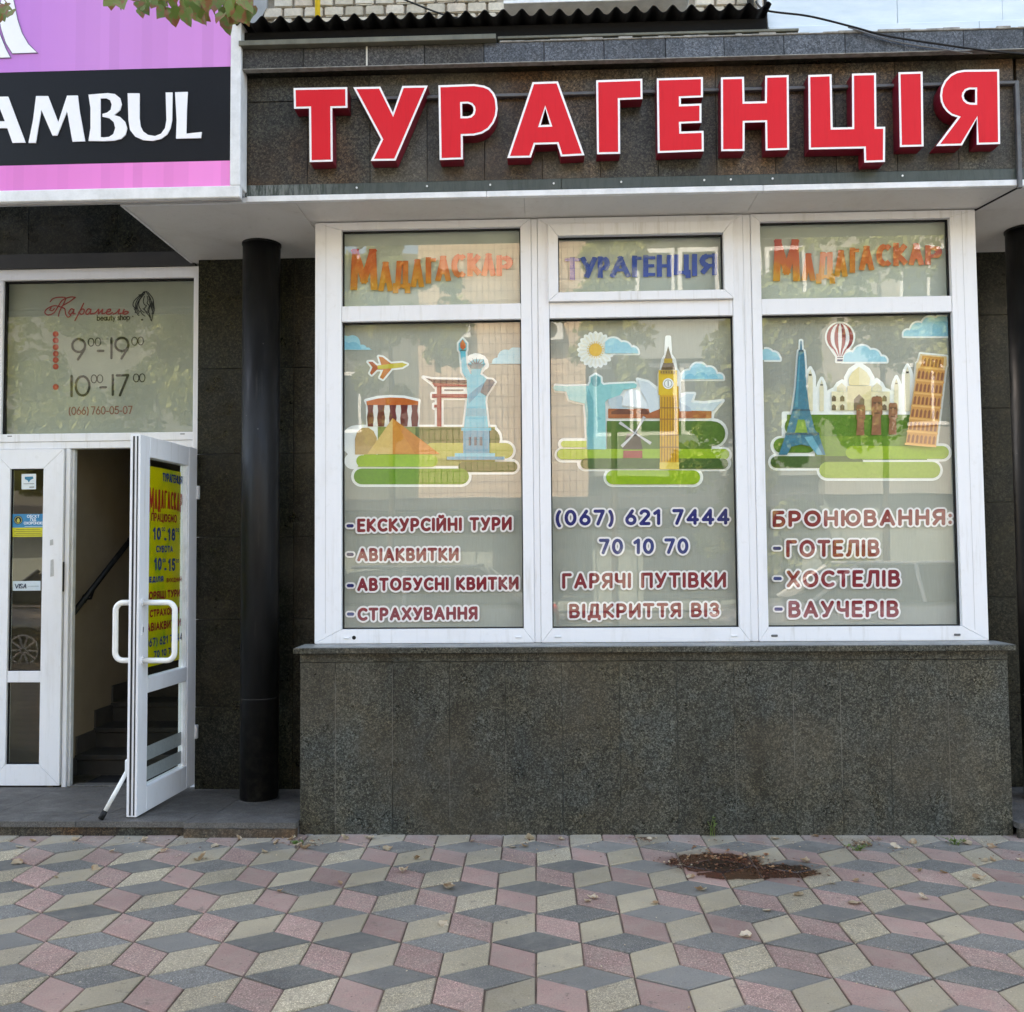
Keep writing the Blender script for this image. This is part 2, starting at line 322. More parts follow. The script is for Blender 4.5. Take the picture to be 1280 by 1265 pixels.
# ------------------------------------------------------------------ flat print: outlines, strokes and lettering cut as thin sheets
def arc(cx, cy, rx, ry, a0, a1, n=12):
    """points on an ellipse, y up, degrees"""
    return [(cx+rx*math.cos(math.radians(a0+(a1-a0)*i/n)), cy+ry*math.sin(math.radians(a0+(a1-a0)*i/n))) for i in range(n+1)]
_A = arc
GL = {  # stroke letters: cap height 1, (advance, [polylines])
'А': (.74, [[(0, 0), (.37, 1), (.74, 0)], [(.14, .3), (.6, .3)]]),
'Б': (.58, [[(.52, 1), (0, 1), (0, 0), (.32, 0)]+_A(.32, .29, .26, .29, -90, 90)+[(.0, .58)]]),
'В': (.58, [[(0, 0), (0, 1), (.30, 1)]+_A(.30, .765, .22, .235, 90, -90)+[(0, .53)], [(.30, .53)]+_A(.32, .265, .26, .265, 90, -90)+[(0, 0)]]),
'Г': (.5, [[(0, 0), (0, 1), (.5, 1)]]),
'Д': (.78, [[(0, -.2), (0, 0), (.78, 0), (.78, -.2)], [(.14, 0), (.24, 1), (.64, 1), (.64, 0)]]),
'Е': (.5, [[(.5, 1), (0, 1), (0, 0), (.5, 0)], [(0, .52), (.44, .52)]]),
'Є': (.66, [_A(.42, .5, .42, .5, 52, 308, 22), [(.02, .52), (.42, .52)]]),
'Ж': (.8, [[(.4, 0), (.4, 1)], [(0, 0), (.35, .5), (0, 1)], [(.8, 0), (.45, .5), (.8, 1)]]),
'З': (.54, [_A(.24, .76, .24, .24, 150, -90), _A(.25, .27, .28, .27, 90, -155)]),
'И': (.66, [[(0, 1), (0, 0), (.66, 1), (.66, 0)]]),
'Й': (.66, [[(0, 1), (0, 0), (.66, 1), (.66, 0)], _A(.33, 1.32, .16, .12, 200, 340)]),
'І': (.0, [[(0, 0), (0, 1)]]),
'К': (.6, [[(0, 0), (0, 1)], [(.56, 1), (.1, .5), (.6, 0)], [(0, .5), (.1, .5)]]),
'Л': (.68, [[(0, .0), (.08, .04), (.14, .2), (.2, 1), (.68, 1), (.68, 0)]]),
'М': (.84, [[(0, 0), (.06, 1), (.42, .2), (.78, 1), (.84, 0)]]),
'Н': (.66, [[(0, 0), (0, 1)], [(.66, 0), (.66, 1)], [(0, .5), (.66, .5)]]),
'О': (.84, [_A(.42, .5, .42, .5, 0, 360, 28)]),
'П': (.66, [[(0, 0), (0, 1), (.66, 1), (.66, 0)]]),
'Р': (.56, [[(0, 0), (0, 1), (.28, 1)]+_A(.28, .71, .28, .29, 90, -90)+[(0, .42)]]),
'С': (.66, [_A(.42, .5, .42, .5, 52, 308, 22)]),
'Т': (.64, [[(0, 1), (.64, 1)], [(.32, 0), (.32, 1)]]),
'У': (.64, [[(0, 1), (.34, .36)], [(.64, 1), (.24, .04), (.1, .0)]]),
'Х': (.66, [[(0, 0), (.66, 1)], [(0, 1), (.66, 0)]]),
'Ц': (.76, [[(0, 1), (0, 0), (.66, 0), (.66, 1)], [(.66, 0), (.78, 0), (.78, -.2)]]),
'Ч': (.58, [[(0, 1), (0, .62)]+_A(.26, .62, .26, .2, 180, 270)+[(.58, .44)], [(.58, 1), (.58, 0)]]),
'Ш': (.9, [[(0, 1), (0, 0), (.9, 0), (.9, 1)], [(.45, 0), (.45, 1)]]),
'Щ': (1., [[(0, 1), (0, 0), (.9, 0), (.9, 1)], [(.45, 0), (.45, 1)], [(.9, 0), (1, 0), (1, -.2)]]),
'Ь': (.54, [[(0, 1), (0, 0), (.3, 0)]+_A(.3, .28, .25, .28, -90, 90)+[(0, .56)]]),
'Ю': (1.02, [[(0, 0), (0, 1)], [(0, .5), (.26, .5)], _A(.64, .5, .38, .5, 0, 360, 28)]),
'Я': (.58, [[(.58, 0), (.58, 1), (.28, 1)]+_A(.28, .72, .28, .28, 90, 270)+[(.58, .44)], [(.30, .44), (0, 0)]]),
'0': (.6, [_A(.3, .5, .3, .5, 0, 360, 24)]),
'1': (.3, [[(0, .8), (.26, 1), (.26, 0)]]),
'i': (.0, [[(0, 0), (0, 1)]]),
'2': (.54, [_A(.26, .74, .26, .26, 160, -35)+[(0, 0), (.54, 0)]]),
'4': (.64, [[(.48, 0), (.48, 1), (0, .28), (.64, .28)]]),
'5': (.54, [[(.5, 1), (.1, 1), (.04, .56)]+_A(.25, .31, .28, .31, 130, -150)]),
'6': (.56, [_A(.28, .3, .28, .3, 0, 360, 24), [(.03, .42), (.38, 1)]]),
'7': (.56, [[(0, 1), (.56, 1), (.2, 0)]]),
'8': (.56, [_A(.28, .75, .22, .24, 0, 360, 20), _A(.28, .27, .28, .27, 0, 360, 22)]),
'9': (.56, [_A(.28, .68, .28, .32, 0, 360, 24), [(.54, .55), (.22, 0)]]),
'(': (.2, [_A(.42, .42, .42, .72, 130, 230)]), ')': (.2, [_A(-.22, .42, .42, .72, 50, -50)]),
'-': (.32, [[(0, .36), (.32, .36)]]), '.': (.0, [[(0, .5), (.001, .5)]]), ':': (.0, [[(0, .08), (.001, .08)], [(0, .62), (.001, .62)]]),
'V': (.7, [[(0, 1), (.3, 0), (.72, 1)]]), 'I': (.0, [[(0, 0), (.12, 1)]]), 'S': (.55, [_A(.33, .75, .25, .25, 30, 250, 12)+_A(.25, .25, .27, .25, 70, -150, 12)]),
'A': (.62, [[(0, 0), (.5, 1), (.62, 0)], [(.2, .3), (.58, .3)]]),
'b': (.5, [[(0, 1), (0, 0)], _A(.24, .33, .24, .33, 0, 360)]), 'e': (.46, [[(.02, .35), (.46, .38)]+_A(.23, .33, .23, .33, 10, 320)]),
'a': (.46, [_A(.22, .32, .22, .32, 0, 360), [(.46, .64), (.46, 0)]]), 'u': (.44, [[(0, .64), (0, .2)]+_A(.2, .2, .2, .2, 180, 300)+[(.42, .3)], [(.44, .64), (.44, 0)]]),
't': (.3, [[(.14, .9), (.14, .05), (.3, 0)], [(0, .64), (.3, .64)]]), 'y': (.44, [[(0, .64), (.22, .02)], [(.44, .64), (.1, -.3)]]),
's': (.36, [_A(.19, .5, .15, .14, 30, 250, 8)+_A(.17, .17, .18, .17, 70, -150, 8)]), 'h': (.42, [[(0, 1), (0, 0)], [(0, .4)]+_A(.21, .43, .21, .21, 170, 0, 8)+[(.42, 0)]]),
'o': (.48, [_A(.24, .33, .24, .33, 0, 360)]), 'p': (.5, [[(0, .64), (0, -.3)], _A(.24, .33, .24, .33, 0, 360)]),
}
def strokes_of(text, gap=.26, space=.42):
    out = []; x = 0
    for i, ch in enumerate(text):
        if ch == ' ': x += space; continue
        adv, pl = GL[ch]
        out += [[(x+a, b) for a, b in q] for q in pl]; x += adv+gap
    return out, x-gap
def lay(text, x0, x1, yl, yr, cap, gap=.26, space=.42, slant=0.):
    """place a line of text between two picture columns on a slightly tilted base line"""
    st, w = strokes_of(text, gap, space); s = (x1-x0)/max(w, 1e-3)
    return [[(x0+a*s+slant*b*cap, yl+(yr-yl)*(a/max(w, .01))-b*cap) for a, b in q] for q in st]
def sdf_mesh(fields, bbox, res, levels, place, name, mats, parent):
    """fields(X,Y)->distance grid; one sheet per (level, lift)"""
    x0, y0, x1, y1 = bbox; nx = int((x1-x0)/res)+2; ny = int((y1-y0)/res)+2
    xs = x0+np.arange(nx)*res; ys = y0+np.arange(ny)*res
    X, Y = np.meshgrid(xs, ys); D = fields(X, Y)
    V = []; F = []; FM = []
    for li, (lev, lift) in enumerate(levels):
        G = D-lev; ins = G < 0; cache = {}
        def vert(key, px, py):
            k = cache.get(key)
            if k is None: k = cache[key] = len(V); V.append(place(px, py, lift))
            return k
        cnt = ins[:-1, :-1].astype(int)+ins[1:, :-1]+ins[:-1, 1:]+ins[1:, 1:]
        for j in range(ny-1):
            row = cnt[j]; i = 0; nz = np.nonzero(row)[0]
            if len(nz) == 0: continue
            i = int(nz[0]); last = int(nz[-1])
            while i <= last:
                c = row[i]
                if c == 0: i += 1; continue
                if c == 4:
                    k = i
                    while k <= last and row[k] == 4: k += 1
                    F.append((vert((i, j), xs[i], ys[j]), vert((i, j+1), xs[i], ys[j+1]), vert((k, j+1), xs[k], ys[j+1]), vert((k, j), xs[k], ys[j])))
                    FM.append(li); i = k; continue
                cor = [(i, j), (i, j+1), (i+1, j+1), (i+1, j)]; poly = []
                for q in range(4):
                    a, b = cor[q], cor[(q+1) % 4]; ga, gb = G[a[1], a[0]], G[b[1], b[0]]
                    if ga < 0: poly.append(vert(a, xs[a[0]], ys[a[1]]))
                    if (ga < 0) != (gb < 0):
                        t = ga/(ga-gb); key = (min(a, b), max(a, b))
                        poly.append(vert(key, xs[a[0]]+(xs[b[0]]-xs[a[0]])*t, ys[a[1]]+(ys[b[1]]-ys[a[1]])*t))
                if len(poly) > 2: F.append(tuple(poly)); FM.append(li)
                i += 1
    return mk(name, V, F, mats, parent, FM)
def seg_field(polys, half, square=False):
    segs = []
    for q in polys:
        if len(q) == 1: segs.append((q[0], q[0]))
        for a, b in zip(q, q[1:]): segs.append((a, b))
    def f(X, Y):
        D = np.full(X.shape, 1e9)
        for (ax, ay), (bx, by) in segs:
            m = 4+half*3
            i0, i1 = np.searchsorted(X[0], [min(ax, bx)-m, max(ax, bx)+m]); j0, j1 = np.searchsorted(Y[:, 0], [min(ay, by)-m, max(ay, by)+m])
            if i0 >= i1 or j0 >= j1: continue
            x = X[j0:j1, i0:i1]; y = Y[j0:j1, i0:i1]
            dx, dy = bx-ax, by-ay; ll = dx*dx+dy*dy
            t = np.zeros_like(x) if ll < 1e-12 else np.clip(((x-ax)*dx+(y-ay)*dy)/ll, 0, 1)
            d = np.hypot(x-ax-t*dx, y-ay-t*dy)-half
            D[j0:j1, i0:i1] = np.minimum(D[j0:j1, i0:i1], d)
        return D
    return f
def poly_dist(X, Y, pts):
    D = np.full(X.shape, 1e9); inside = np.zeros(X.shape, bool); n = len(pts)
    for k in range(n):
        ax, ay = pts[k]; bx, by = pts[(k+1) % n]; dx, dy = bx-ax, by-ay; ll = dx*dx+dy*dy+1e-12
        t = np.clip(((X-ax)*dx+(Y-ay)*dy)/ll, 0, 1); D = np.minimum(D, np.hypot(X-ax-t*dx, Y-ay-t*dy))
        if ay != by: inside ^= ((ay > Y) != (by > Y)) & (X < (bx-ax)*(Y-ay)/(by-ay)+ax)
    return np.where(inside, -D, D)
def union_field(polys):
    def f(X, Y):
        D = np.full(X.shape, 1e9)
        for p in polys:
            xs = [q[0] for q in p]; ys = [q[1] for q in p]
            i0, i1 = np.searchsorted(X[0], [min(xs)-9, max(xs)+9]); j0, j1 = np.searchsorted(Y[:, 0], [min(ys)-9, max(ys)+9])
            if i0 >= i1 or j0 >= j1: continue
            D[j0:j1, i0:i1] = np.minimum(D[j0:j1, i0:i1], poly_dist(X[j0:j1, i0:i1], Y[j0:j1, i0:i1], p))
        return D
    return f
def slab_field(polys, half, y0, y1):
    """square-ended heavy strokes trimmed flat at top and bottom"""
    def f(X, Y):
        D = np.full(X.shape, 1e9)
        for q in polys:
            for (ax, ay), (bx, by) in zip(q, q[1:]):
                ll = math.hypot(bx-ax, by-ay)
                if ll < 1e-6: continue
                dx, dy = (bx-ax)/ll, (by-ay)/ll; u = (X-ax)*dx+(Y-ay)*dy; v = np.abs(-(X-ax)*dy+(Y-ay)*dx)
                e = half if (abs(dx) < .02 or abs(dy) < .02 or abs(dy) > .8) else half*.25
                D = np.minimum(D, np.maximum(np.maximum(-u-e, u-ll-e), v-half*(.62 if abs(dy) < .3 else 1)))
        return np.maximum(D, np.maximum(y0-Y, Y-y1))
    return f
def lettering(name, pl, parent, polys, w, col, border=None, bcol=(.8, .8, .8), res=.4, lift=.002, warp=None, mat=None, clip=None):
    xs = [a for q in polys for a, b in q]; ys = [b for q in polys for a, b in q]; m = w+(border or 0)+2
    lv = []; mats = []
    if border: lv.append((border, lift)); mats.append(flat(bcol))
    lv.append((0, lift+.0006)); mats.append(mat or flat(col))
    org = parent_origin(parent)
    def place(px, py, lf):
        if warp: px, py = warp(px, py)
        return pl.at(px, py, lf)-org
    o = sdf_mesh(slab_field(polys, w/2, *clip) if clip else seg_field(polys, w/2), (min(xs)-m, min(ys)-m, max(xs)+m, max(ys)+m), res, lv, place, name, mats, None)
    o.parent = parent
    return o
def parent_origin(par):
    m = Vector((0, 0, 0)); q = par
    while q is not None: m += q.location; q = q.parent
    return m
def decal(name, pl, parent, shapes, layer, label=None):
    """shapes: [(colour, outer loop, [holes])], each on its own thin layer of film"""
    V = []; F = []; FM = []; mats = []; idx = {}; org = parent_origin(parent)
    for col, lp, holes in shapes:
        key = col if not hasattr(col, 'name') else col.name
        if key not in idx: idx[key] = len(mats); mats.append(col if hasattr(col, 'name') else flat(col))
        lift = layer[0]; layer[0] += .00022
        loops = [lp]+list(holes); flatl = [p for q in loops for p in q]
        base = len(V); V += [pl.at(x, y, lift)-org for x, y in flatl]
        for t in tessellate_polygon([[Vector((x, -y, 0)) for x, y in q] for q in loops]):
            F.append(tuple(base+i for i in t)); FM.append(idx[key])
    o = mk(name, V, F, mats, None, FM); o.parent = parent
    if label: o['label'] = label
    return o
def capsule(x0, x1, y, r, n=10):
    return [(x1+r*math.sin(math.pi*i/n), y-r*math.cos(math.pi*i/n)) for i in range(n+1)]+[(x0-r*math.sin(math.pi*i/n), y+r*math.cos(math.pi*i/n)) for i in range(n+1)]
def circ(x, y, r, n=20, ry=None): return [(x+r*math.cos(2*math.pi*i/n), y+(ry or r)*math.sin(2*math.pi*i/n)) for i in range(n)]
def rect(x0, y0, x1, y1): return [(x0, y0), (x1, y0), (x1, y1), (x0, y1)]
def inset(lp, d):
    """move a simple loop inwards by d (mitred)"""
    n = len(lp); A = sum(lp[i][0]*lp[(i+1) % n][1]-lp[(i+1) % n][0]*lp[i][1] for i in range(n)); s = 1 if A > 0 else -1; out = []
    for i in range(n):
        p, q, r = Vector(lp[i-1]), Vector(lp[i]), Vector(lp[(i+1) % n])
        a = (q-p).normalized(); b = (r-q).normalized(); na = Vector((-a.y, a.x))*s; nb = Vector((-b.y, b.x))*s
        m = (na+nb); m = m/max(m.length_squared/2, .35); out.append(tuple(q+m*d))
    return out
def solid(loops, plane, depth, parent, name, mats, lift=0.):
    """extruded plate: front at lift, back at lift-depth"""
    org = parent_origin(parent); V = []; F = []; FM = []
    fl = [p for q in loops for p in q]; n = len(fl)
    V += [plane.at(x, y, lift)-org for x, y in fl]; V += [v-plane.n*depth for v in V[:n]]
    for t in tessellate_polygon([[Vector((x, -y, 0)) for x, y in q] for q in loops]): F.append(tuple(t)); FM.append(0)
    b = 0
    for q in loops:
        m = len(q)
        for i in range(m): F.append((b+i, b+(i+1) % m, n+b+(i+1) % m, n+b+i)); FM.append(1 if isinstance(mats, list) and len(mats) > 1 else 0)
        b += m
    o = mk(name, V, F, mats, None, FM); o.parent = parent; bmn = bmesh.new(); bmn.from_mesh(o.data); bmesh.ops.recalc_face_normals(bmn, faces=bmn.faces); bmn.to_mesh(o.data); bmn.free()
    return o

# ================================================================== SETTING: pavement
W = .349; RH = .866*W; Y00 = 4.3913; KR = .0097
YSTEP = 5.145; YB = 5.203
pave = mk('pavement', [(-9, -1.2, -.0065), (9, -1.2, -.0065), (9, 7, -.0065), (-9, 7, -.0065)], [(0, 1, 2, 3)], m_dirt); tag(pave, kind='structure')
road = mk('road', [(-60, -12, -.16), (60, -12, -.16), (60, -1.35, -.16), (-60, -1.35, -.16)], [(0, 1, 2, 3)], m_asphalt); tag(road, kind='structure')
ground = mk('ground', [(-150, -150, -.2), (150, -150, -.2), (150, 150, -.2), (-150, 150, -.2)], [(0, 1, 2, 3)], m_concrete); tag(ground, kind='structure')
kerb = box('kerb', -40, 40, -1.35, -1.2, -.2, .0, m_concrete, None, .01); tag(kerb, kind='structure')
far_pave = box('far_pavement', -40, 40, -14, -12, -.2, -.05, m_concrete, None, .01); tag(far_pave, kind='structure')
def rhomb(kind):
    """outline about the piece's own centre; grey lies crosswise, pink leans left, sand leans right"""
    h = RH/3*2/2            # half short diagonal of the crosswise piece: s/2
    s = W/math.sqrt(3)
    if kind == 0: pts = [(-W/2, 0), (0, -s/2), (W/2, 0), (0, s/2)]
    if kind == 1: pts = [(-W/4, -s*.25-s*.0), (W/4, -s*.75), (W/4, s*.25), (-W/4, s*.75)]
    if kind == 2: pts = [(-W/4, -s*.75), (W/4, -s*.25), (W/4, s*.75), (-W/4, s*.25)]
    return pts
def tile_mesh(kind, var):
    bm = bmesh.new(); rr = random.Random(kind*10+var)
    pts = inset(rhomb(kind), .0024+var*.0003)
    if kind: pts = [(x, y) for x, y in pts]
    a = math.atan(KR)
    def rot(p): return (p[0]*math.cos(a)-p[1]*math.sin(a), p[0]*math.sin(a)+p[1]*math.cos(a))
    top = inset(pts, .0035)
    if var:
        for q_ in range(rr.choice([1, 1, 2])):
            k_ = rr.randrange(4); f_ = rr.uniform(.03, .075); cx_, cy_ = top[k_]; top[k_] = (cx_*(1-f_), cy_*(1-f_))
    vs = [bm.verts.new((*rot(p), -.028)) for p in pts]+[bm.verts.new((*rot(p), -.003-rr.random()*.001)) for p in pts]+[bm.verts.new((*rot(p), 0)) for p in top]
    for b in (0, 4):
        for i in range(4): bm.faces.new((vs[b+i], vs[b+(i+1) % 4], vs[b+4+(i+1) % 4], vs[b+4+i]))
    bm.faces.new(vs[8:12]); bmesh.ops.recalc_face_normals(bm, faces=bm.faces)
    me = bpy.data.meshes.new('paving_tile'); bm.to_mesh(me); bm.free(); me.materials.append(m_tile[kind]); return me
# rhomb kinds 1/2 run from the lower corner of a grey piece to the next row: centre offsets
TM = [[tile_mesh(k, v) for v in range(6)] for k in range(3)]
cells = []
for j in range(-15, 5):
    ph = .83 if j % 2 == 0 else .325
    for i in range(-26, 27):
        s = W/math.sqrt(3)
        for k, (ox, oy) in enumerate([(0, 0), (-W/4, -s*.75), (W/4, -s*.75)]):
            u = (i+ph)*W+ox; v = j*RH+oy; a = KR
            X = u-v*a; Y = Y00+v+u*a
            if abs(X) > 8.6 or Y < -1.15 or Y > 5.35: continue
            cells.append((X, Y, k))
inview = []; rest = []
for X, Y, k in cells:
    px, py = project((X, Y, 0)); (inview if -70 < px < 1350 and 1035 < py < 1330 and Y < 5.30 else rest).append((X, Y, k))
inview.sort(key=lambda c: (c[1]))
rest += inview[300:]; inview = inview[:300]
for X, Y, k in inview:
    o = bpy.data.objects.new('paving_tile', TM[k][random.randrange(6)]); COL.objects.link(o); o.parent = pave
    o.location = (X, Y, random.gauss(0, .0014)); o.rotation_euler = (random.gauss(0, .007), random.gauss(0, .007), random.gauss(0, .006))
mbr = MB()
for X, Y, k in rest:
    me = TM[k][0]; mbr.add([v.co+Vector((X, Y, random.gauss(0, .0008))) for v in me.vertices], [tuple(p.vertices) for p in me.polygons], k)
o = mbr.build('paving', m_tile, pave); tag(o, kind='stuff')

# ================================================================== entrance step
step = empty('entrance_step', (-2.2, 5.6, 0), 'low grey granite step in front of the open white door', 'step')
def slabtop(name, x0, x1, y0, y1, mat, th=.03, zf=.078, zb=.036, par=step, g=.0015):
    z = lambda y: zf+(zb-zf)*(y-YSTEP)/(6.1-YSTEP)
    o = Vector(par.location); c = [(x0+g, y0+g), (x1-g, y0+g), (x1-g, y1-g), (x0+g, y1-g)]
    mb = MB().hexa([Vector((x, y, z(y)-th))-o for x, y in c], [Vector((x, y, z(y)))-o for x, y in c])
    ob = mb.build(name, mat); ob.parent = par; return ob
xs = [-6.2, -5.4, -4.6, -3.9, -3.2, -2.55, -1.95, -1.345]
for a, b in zip(xs, xs[1:]):
    yf = YSTEP+.012 if b <= -1.95 else YSTEP-.012
    slabtop('step_slab', a, b, yf, 5.36, m_gran_step); slabtop('step_slab', a+(.1 if a > -6 else 0), b+(.1 if b < -1.5 else 0), 5.36, 6.1, m_gran_step)
    ob = box('riser_slab', a+.001, b-.001, yf+.014 if b <= -1.95 else yf, yf+.04, -.02, .046, m_gran_fasc, step)
slabtop('core', -6.2, -1.345, YSTEP+.06, 6.1, m_concrete, .1, .045, .004, g=0)
step2 = empty('entrance_step', (3.5, 5.6, 0), 'end of a grey granite step beside the right column', 'step')
for a, b in ((2.437, 3.05), (3.05, 3.7), (3.7, 4.6)):
    slabtop('step_slab', a, b, YSTEP, 6.1, m_gran_step, par=step2); box('riser_slab', a+.001, b-.001, YSTEP+.005, YSTEP+.03, -.02, .045, m_gran_fasc, step2)

# ================================================================== the building behind
bld = empty('apartment_building', (0, 6.3, 0), 'pale brick apartment building with dark granite ground floor behind the shop', 'building')
YW = 6.2
SOF = 3.41
# ground-floor core wall, with the doorway left open
box('wall', -9, -3.72, 6.16, 6.5, -.1, 4.4, m_concrete, bld)
box('wall', -2.22, -1.3, 6.07, 6.5, -.1, SOF, m_concrete, bld)
box('wall', 2.4, 12, 6.22, 6.5, -.1, SOF, m_concrete, bld); box('wall', 2.4, 12, 6.23, 6.5, SOF+.001, 4.379, m_concrete, bld); box('wall', -2.2, 2.399, 6.23, 6.5, SOF+.03, 4.379, m_concrete, bld); box('wall', -12, -9.001, 6.16, 6.5, -.1, 4.379, m_concrete, bld)
box('wall', -3.72, -2.2, 6.16, 6.5, 3.40, 4.4, m_concrete, bld)
def slabs(name, x0, x1, z0, z1, y, mat, xc, zc, th=.02, par=bld, gap=.0022, jit=.0015, side=False):
    """wall slabs with recessed joints; xc, zc are the joint positions"""
    X = [x0]+[x for x in xc if x0+.02 < x < x1-.02]+[x1]; Z = [z0]+[z for z in zc if z0+.02 < z < z1-.02]+[z1]
    for a, b in zip(X, X[1:]):
        for c, d in zip(Z, Z[1:]):
            dy = random.uniform(-jit, jit)
            box(name, a+gap/2, b-gap/2, y+dy, y+th, c+gap/2, d-gap/2, mat, par, .0012)
# dark polished slabs round the door and behind the columns
slabs('granite_slab', -2.2235, -1.33, .02, SOF, 6.03, m_gran_dark, [-1.9, -1.6], [.55, 1.1, 1.62, 2.15, 2.7])
slabs('granite_slab', 2.43, 4.6, .02, SOF, 6.18, m_gran_dark, [2.75, 3.05, 3.5, 4.0], [.6, 1.2, 1.8, 2.4, 3.0])
slabs('granite_slab', -6.0, -2.19, 3.49, 4.38, 6.13, m_gran_dark, [-5.2, -4.6, -4.0, -3.4, -2.8], [3.9])
box('lintel_board', -6.0, -2.27, 6.09, 6.14, 3.392, 3.488, m_wallboard, bld)
# upper brick wall: single bricks where they show
BX0, BX1 = -1.86, 1.45
box('wall', -12, -2.2, 6.22, 6.6, 4.38, 14, m_brick, bld); box('wall', 1.46, 12, 6.22, 6.6, 4.38, 14, m_brick, bld)
box('wall', -2.2, 1.46, 6.225, 6.6, 4.38, 5.06, m_mortar, bld)
box('wall', -2.2, -.16, 6.225, 6.6, 5.06, 6.5, m_mortar, bld); box('wall', .92, 1.46, 6.225, 6.6, 5.06, 6.5, m_mortar, bld)
box('wall', -2.2, 1.46, 6.22, 6.6, 6.5, 14, m_brick, bld)
brick_me = []
for v in range(4):
    bm = bmesh.new(); bmesh.ops.create_cube(bm, size=1); rr = random.Random(v)
    for q in bm.verts: q.co = Vector((q.co.x*.122, q.co.y*.03, q.co.z*.064))
    bmesh.ops.bevel(bm, geom=list(bm.edges), offset=.006, segments=2, affect='EDGES')
    for q in bm.verts: q.co += Vector((rr.uniform(-.003, .003), rr.uniform(-.001, .001), rr.uniform(-.0028, .0028)))
    me = bpy.data.meshes.new('brick'); bm.to_mesh(me); bm.free(); me.materials.append(m_brick); brick_me.append(me)
for r in range(-6, 8):
    z = 5.132+r*.0735; x = BX0+.065+(.068 if r % 2 else 0)
    while x < BX1-.05:
        if not (-.27 < x < 1.0 and z > 5.0) and True:
            o = bpy.data.objects.new('brick', random.choice(brick_me)); COL.objects.link(o); setparent(o, bld)
            o.location = Vector((x, 6.215-random.uniform(0, .004), z))-parent_origin(bld); o.rotation_euler = (0, random.gauss(0, .006), 0)
        x += .137
# grey render patch at the left end of the bricks
mbp = MB()
ol = [(-2.25, 4.6), (-1.90, 4.6), (-1.885, 5.06), (-1.86, 5.12), (-1.835, 5.16), (-1.83, 5.3), (-1.9, 5.6), (-2.25, 5.7)]
fl = [Vector((x, 6.19, z)) for x, z in ol]+[Vector((x, 6.23, z)) for x, z in ol]; n = len(ol)
o = mk('render_patch', [v-bld.location for v in fl], [tuple(range(n))]+[(i, (i+1) % n, n+(i+1) % n, n+i) for i in range(n)], m_plasterg); o.parent = bld
# upper window over the canopy
uw = empty('upper_window', (.38, 6.2, 5.06), 'white framed window on the brick wall above the corrugated roof edge', 'window')
box('sill', -.24, .955, 6.02, 6.2, 5.045, 5.068, m_strip, uw, .003)
mb = MB()
for x0, x1 in ((-.15, -.09), (.27, .34), (.34, .41), (.85, .91)): mb.box(x0-.38, x1-.38, -.03, .03, .01, 1.3, 0, .004)
mb.box(-.47, -.11, -.028, .028, .012, .075, 0, .003).box(.03, .47, -.028, .028, .012, .075, 0, .003).box(-.53, .53, -.031, .029, 1.3, 1.36)
mb.build('frame', m_pvc, uw)
m_sky_glass = mat_glass('upper_window_glass', 2.2, (.25, .3, .36))
for a, b in ((-.08, .26), (.41, .85)):
    box('glass_pane', a, b, 6.198, 6.204, 5.135, 6.36, m_sky_glass, uw)
box('curtain', -.14, .9, 6.26, 6.27, 5.08, 6.4, flat(L(150, 165, 195), .8), uw)

# gas pipe and black utility conduits on the brick wall
o = MB().tube([(0, 0, 0), (0, 0, 1.4)], .018, 14).build('gas_pipe', flat((.85, .58, .03), .4), None, True); o.location = P(397, 12, 6.13)-Vector((0, 0, .25))
tag(o, 'yellow gas pipe running up the pale brick wall', 'pipe')
mb = MB(); q = P(944, 10, 6.1)
for dx, r, m in ((-.03, .022, 0), (.03, .016, 1), (.065, .012, 0), (.095, .009, 1)): mb.tube([(dx, 0, 0), (dx, 0, 1.2)], r, 10, m)
o = mb.build('downpipe', [m_black, m_strip], None, True); o.location = q-Vector((0, 0, .35)); tag(o, 'bundle of black and white pipes on the wall right of the upper window', 'pipe')

# ================================================================== canopy over the shop front
can = empty('canopy', (.1, 5.1, SOF), 'dark granite shop canopy with pale soffit above the bay window', 'canopy')
YF = 5.055
XL, XR = -2.285, 2.505
# soffit panels
jx = [-2.285, -1.34, -.1, 1.15, 2.43]
for a, b in zip(jx, jx[1:]):
    box('soffit_panel', a+.001, b-.001, YF+.02, 6.22 if a < -1.4 or a > 2.4 else 5.36, SOF, SOF+.02, m_soffit, can)
box('soffit_panel', -1.339, 2.43, 5.36, 6.22, SOF+.004, SOF+.02, m_soffit, can)
# right part meets at a mitre line
def quadplate(name, pts, z0, z1, mat, par):
    o = parent_origin(par); mb = MB().hexa([Vector((x, y, z0))-o for x, y in pts], [Vector((x, y, z1))-o for x, y in pts]); ob = mb.build(name, mat); ob.parent = par; return ob
quadplate('soffit_panel', [(2.506, 5.075), (5, 5.075), (5, 6.22), (2.437, 6.22), (2.437, 5.40)], SOF, SOF+.02, m_soffit, can) if False else None
quadplate('soffit_panel', [(2.437, 5.40), (2.512, 5.075), (5, 5.075), (5, 5.40)], SOF-.003, SOF+.02, m_soffit, can)
quadplate('soffit_panel', [(2.437, 5.403), (5, 5.403), (5, 6.22), (2.437, 6.22)], SOF-.003, SOF+.02, m_soffit, can)
quadplate('soffit_panel', [(2.431, 5.075), (2.506, 5.075), (2.431, 5.40), (2.430, 5.40)], SOF, SOF+.02, m_soffit, can)
quadplate('joint_strip', [(2.428, 5.40), (2.505, 5.07), (2.514, 5.07), (2.437, 5.40)], SOF-.006, SOF+.01, m_gasket, can)
box('edge_strip', XL, -1.6, YF-.004, YF+.02, SOF, SOF+.028, m_strip, can); 
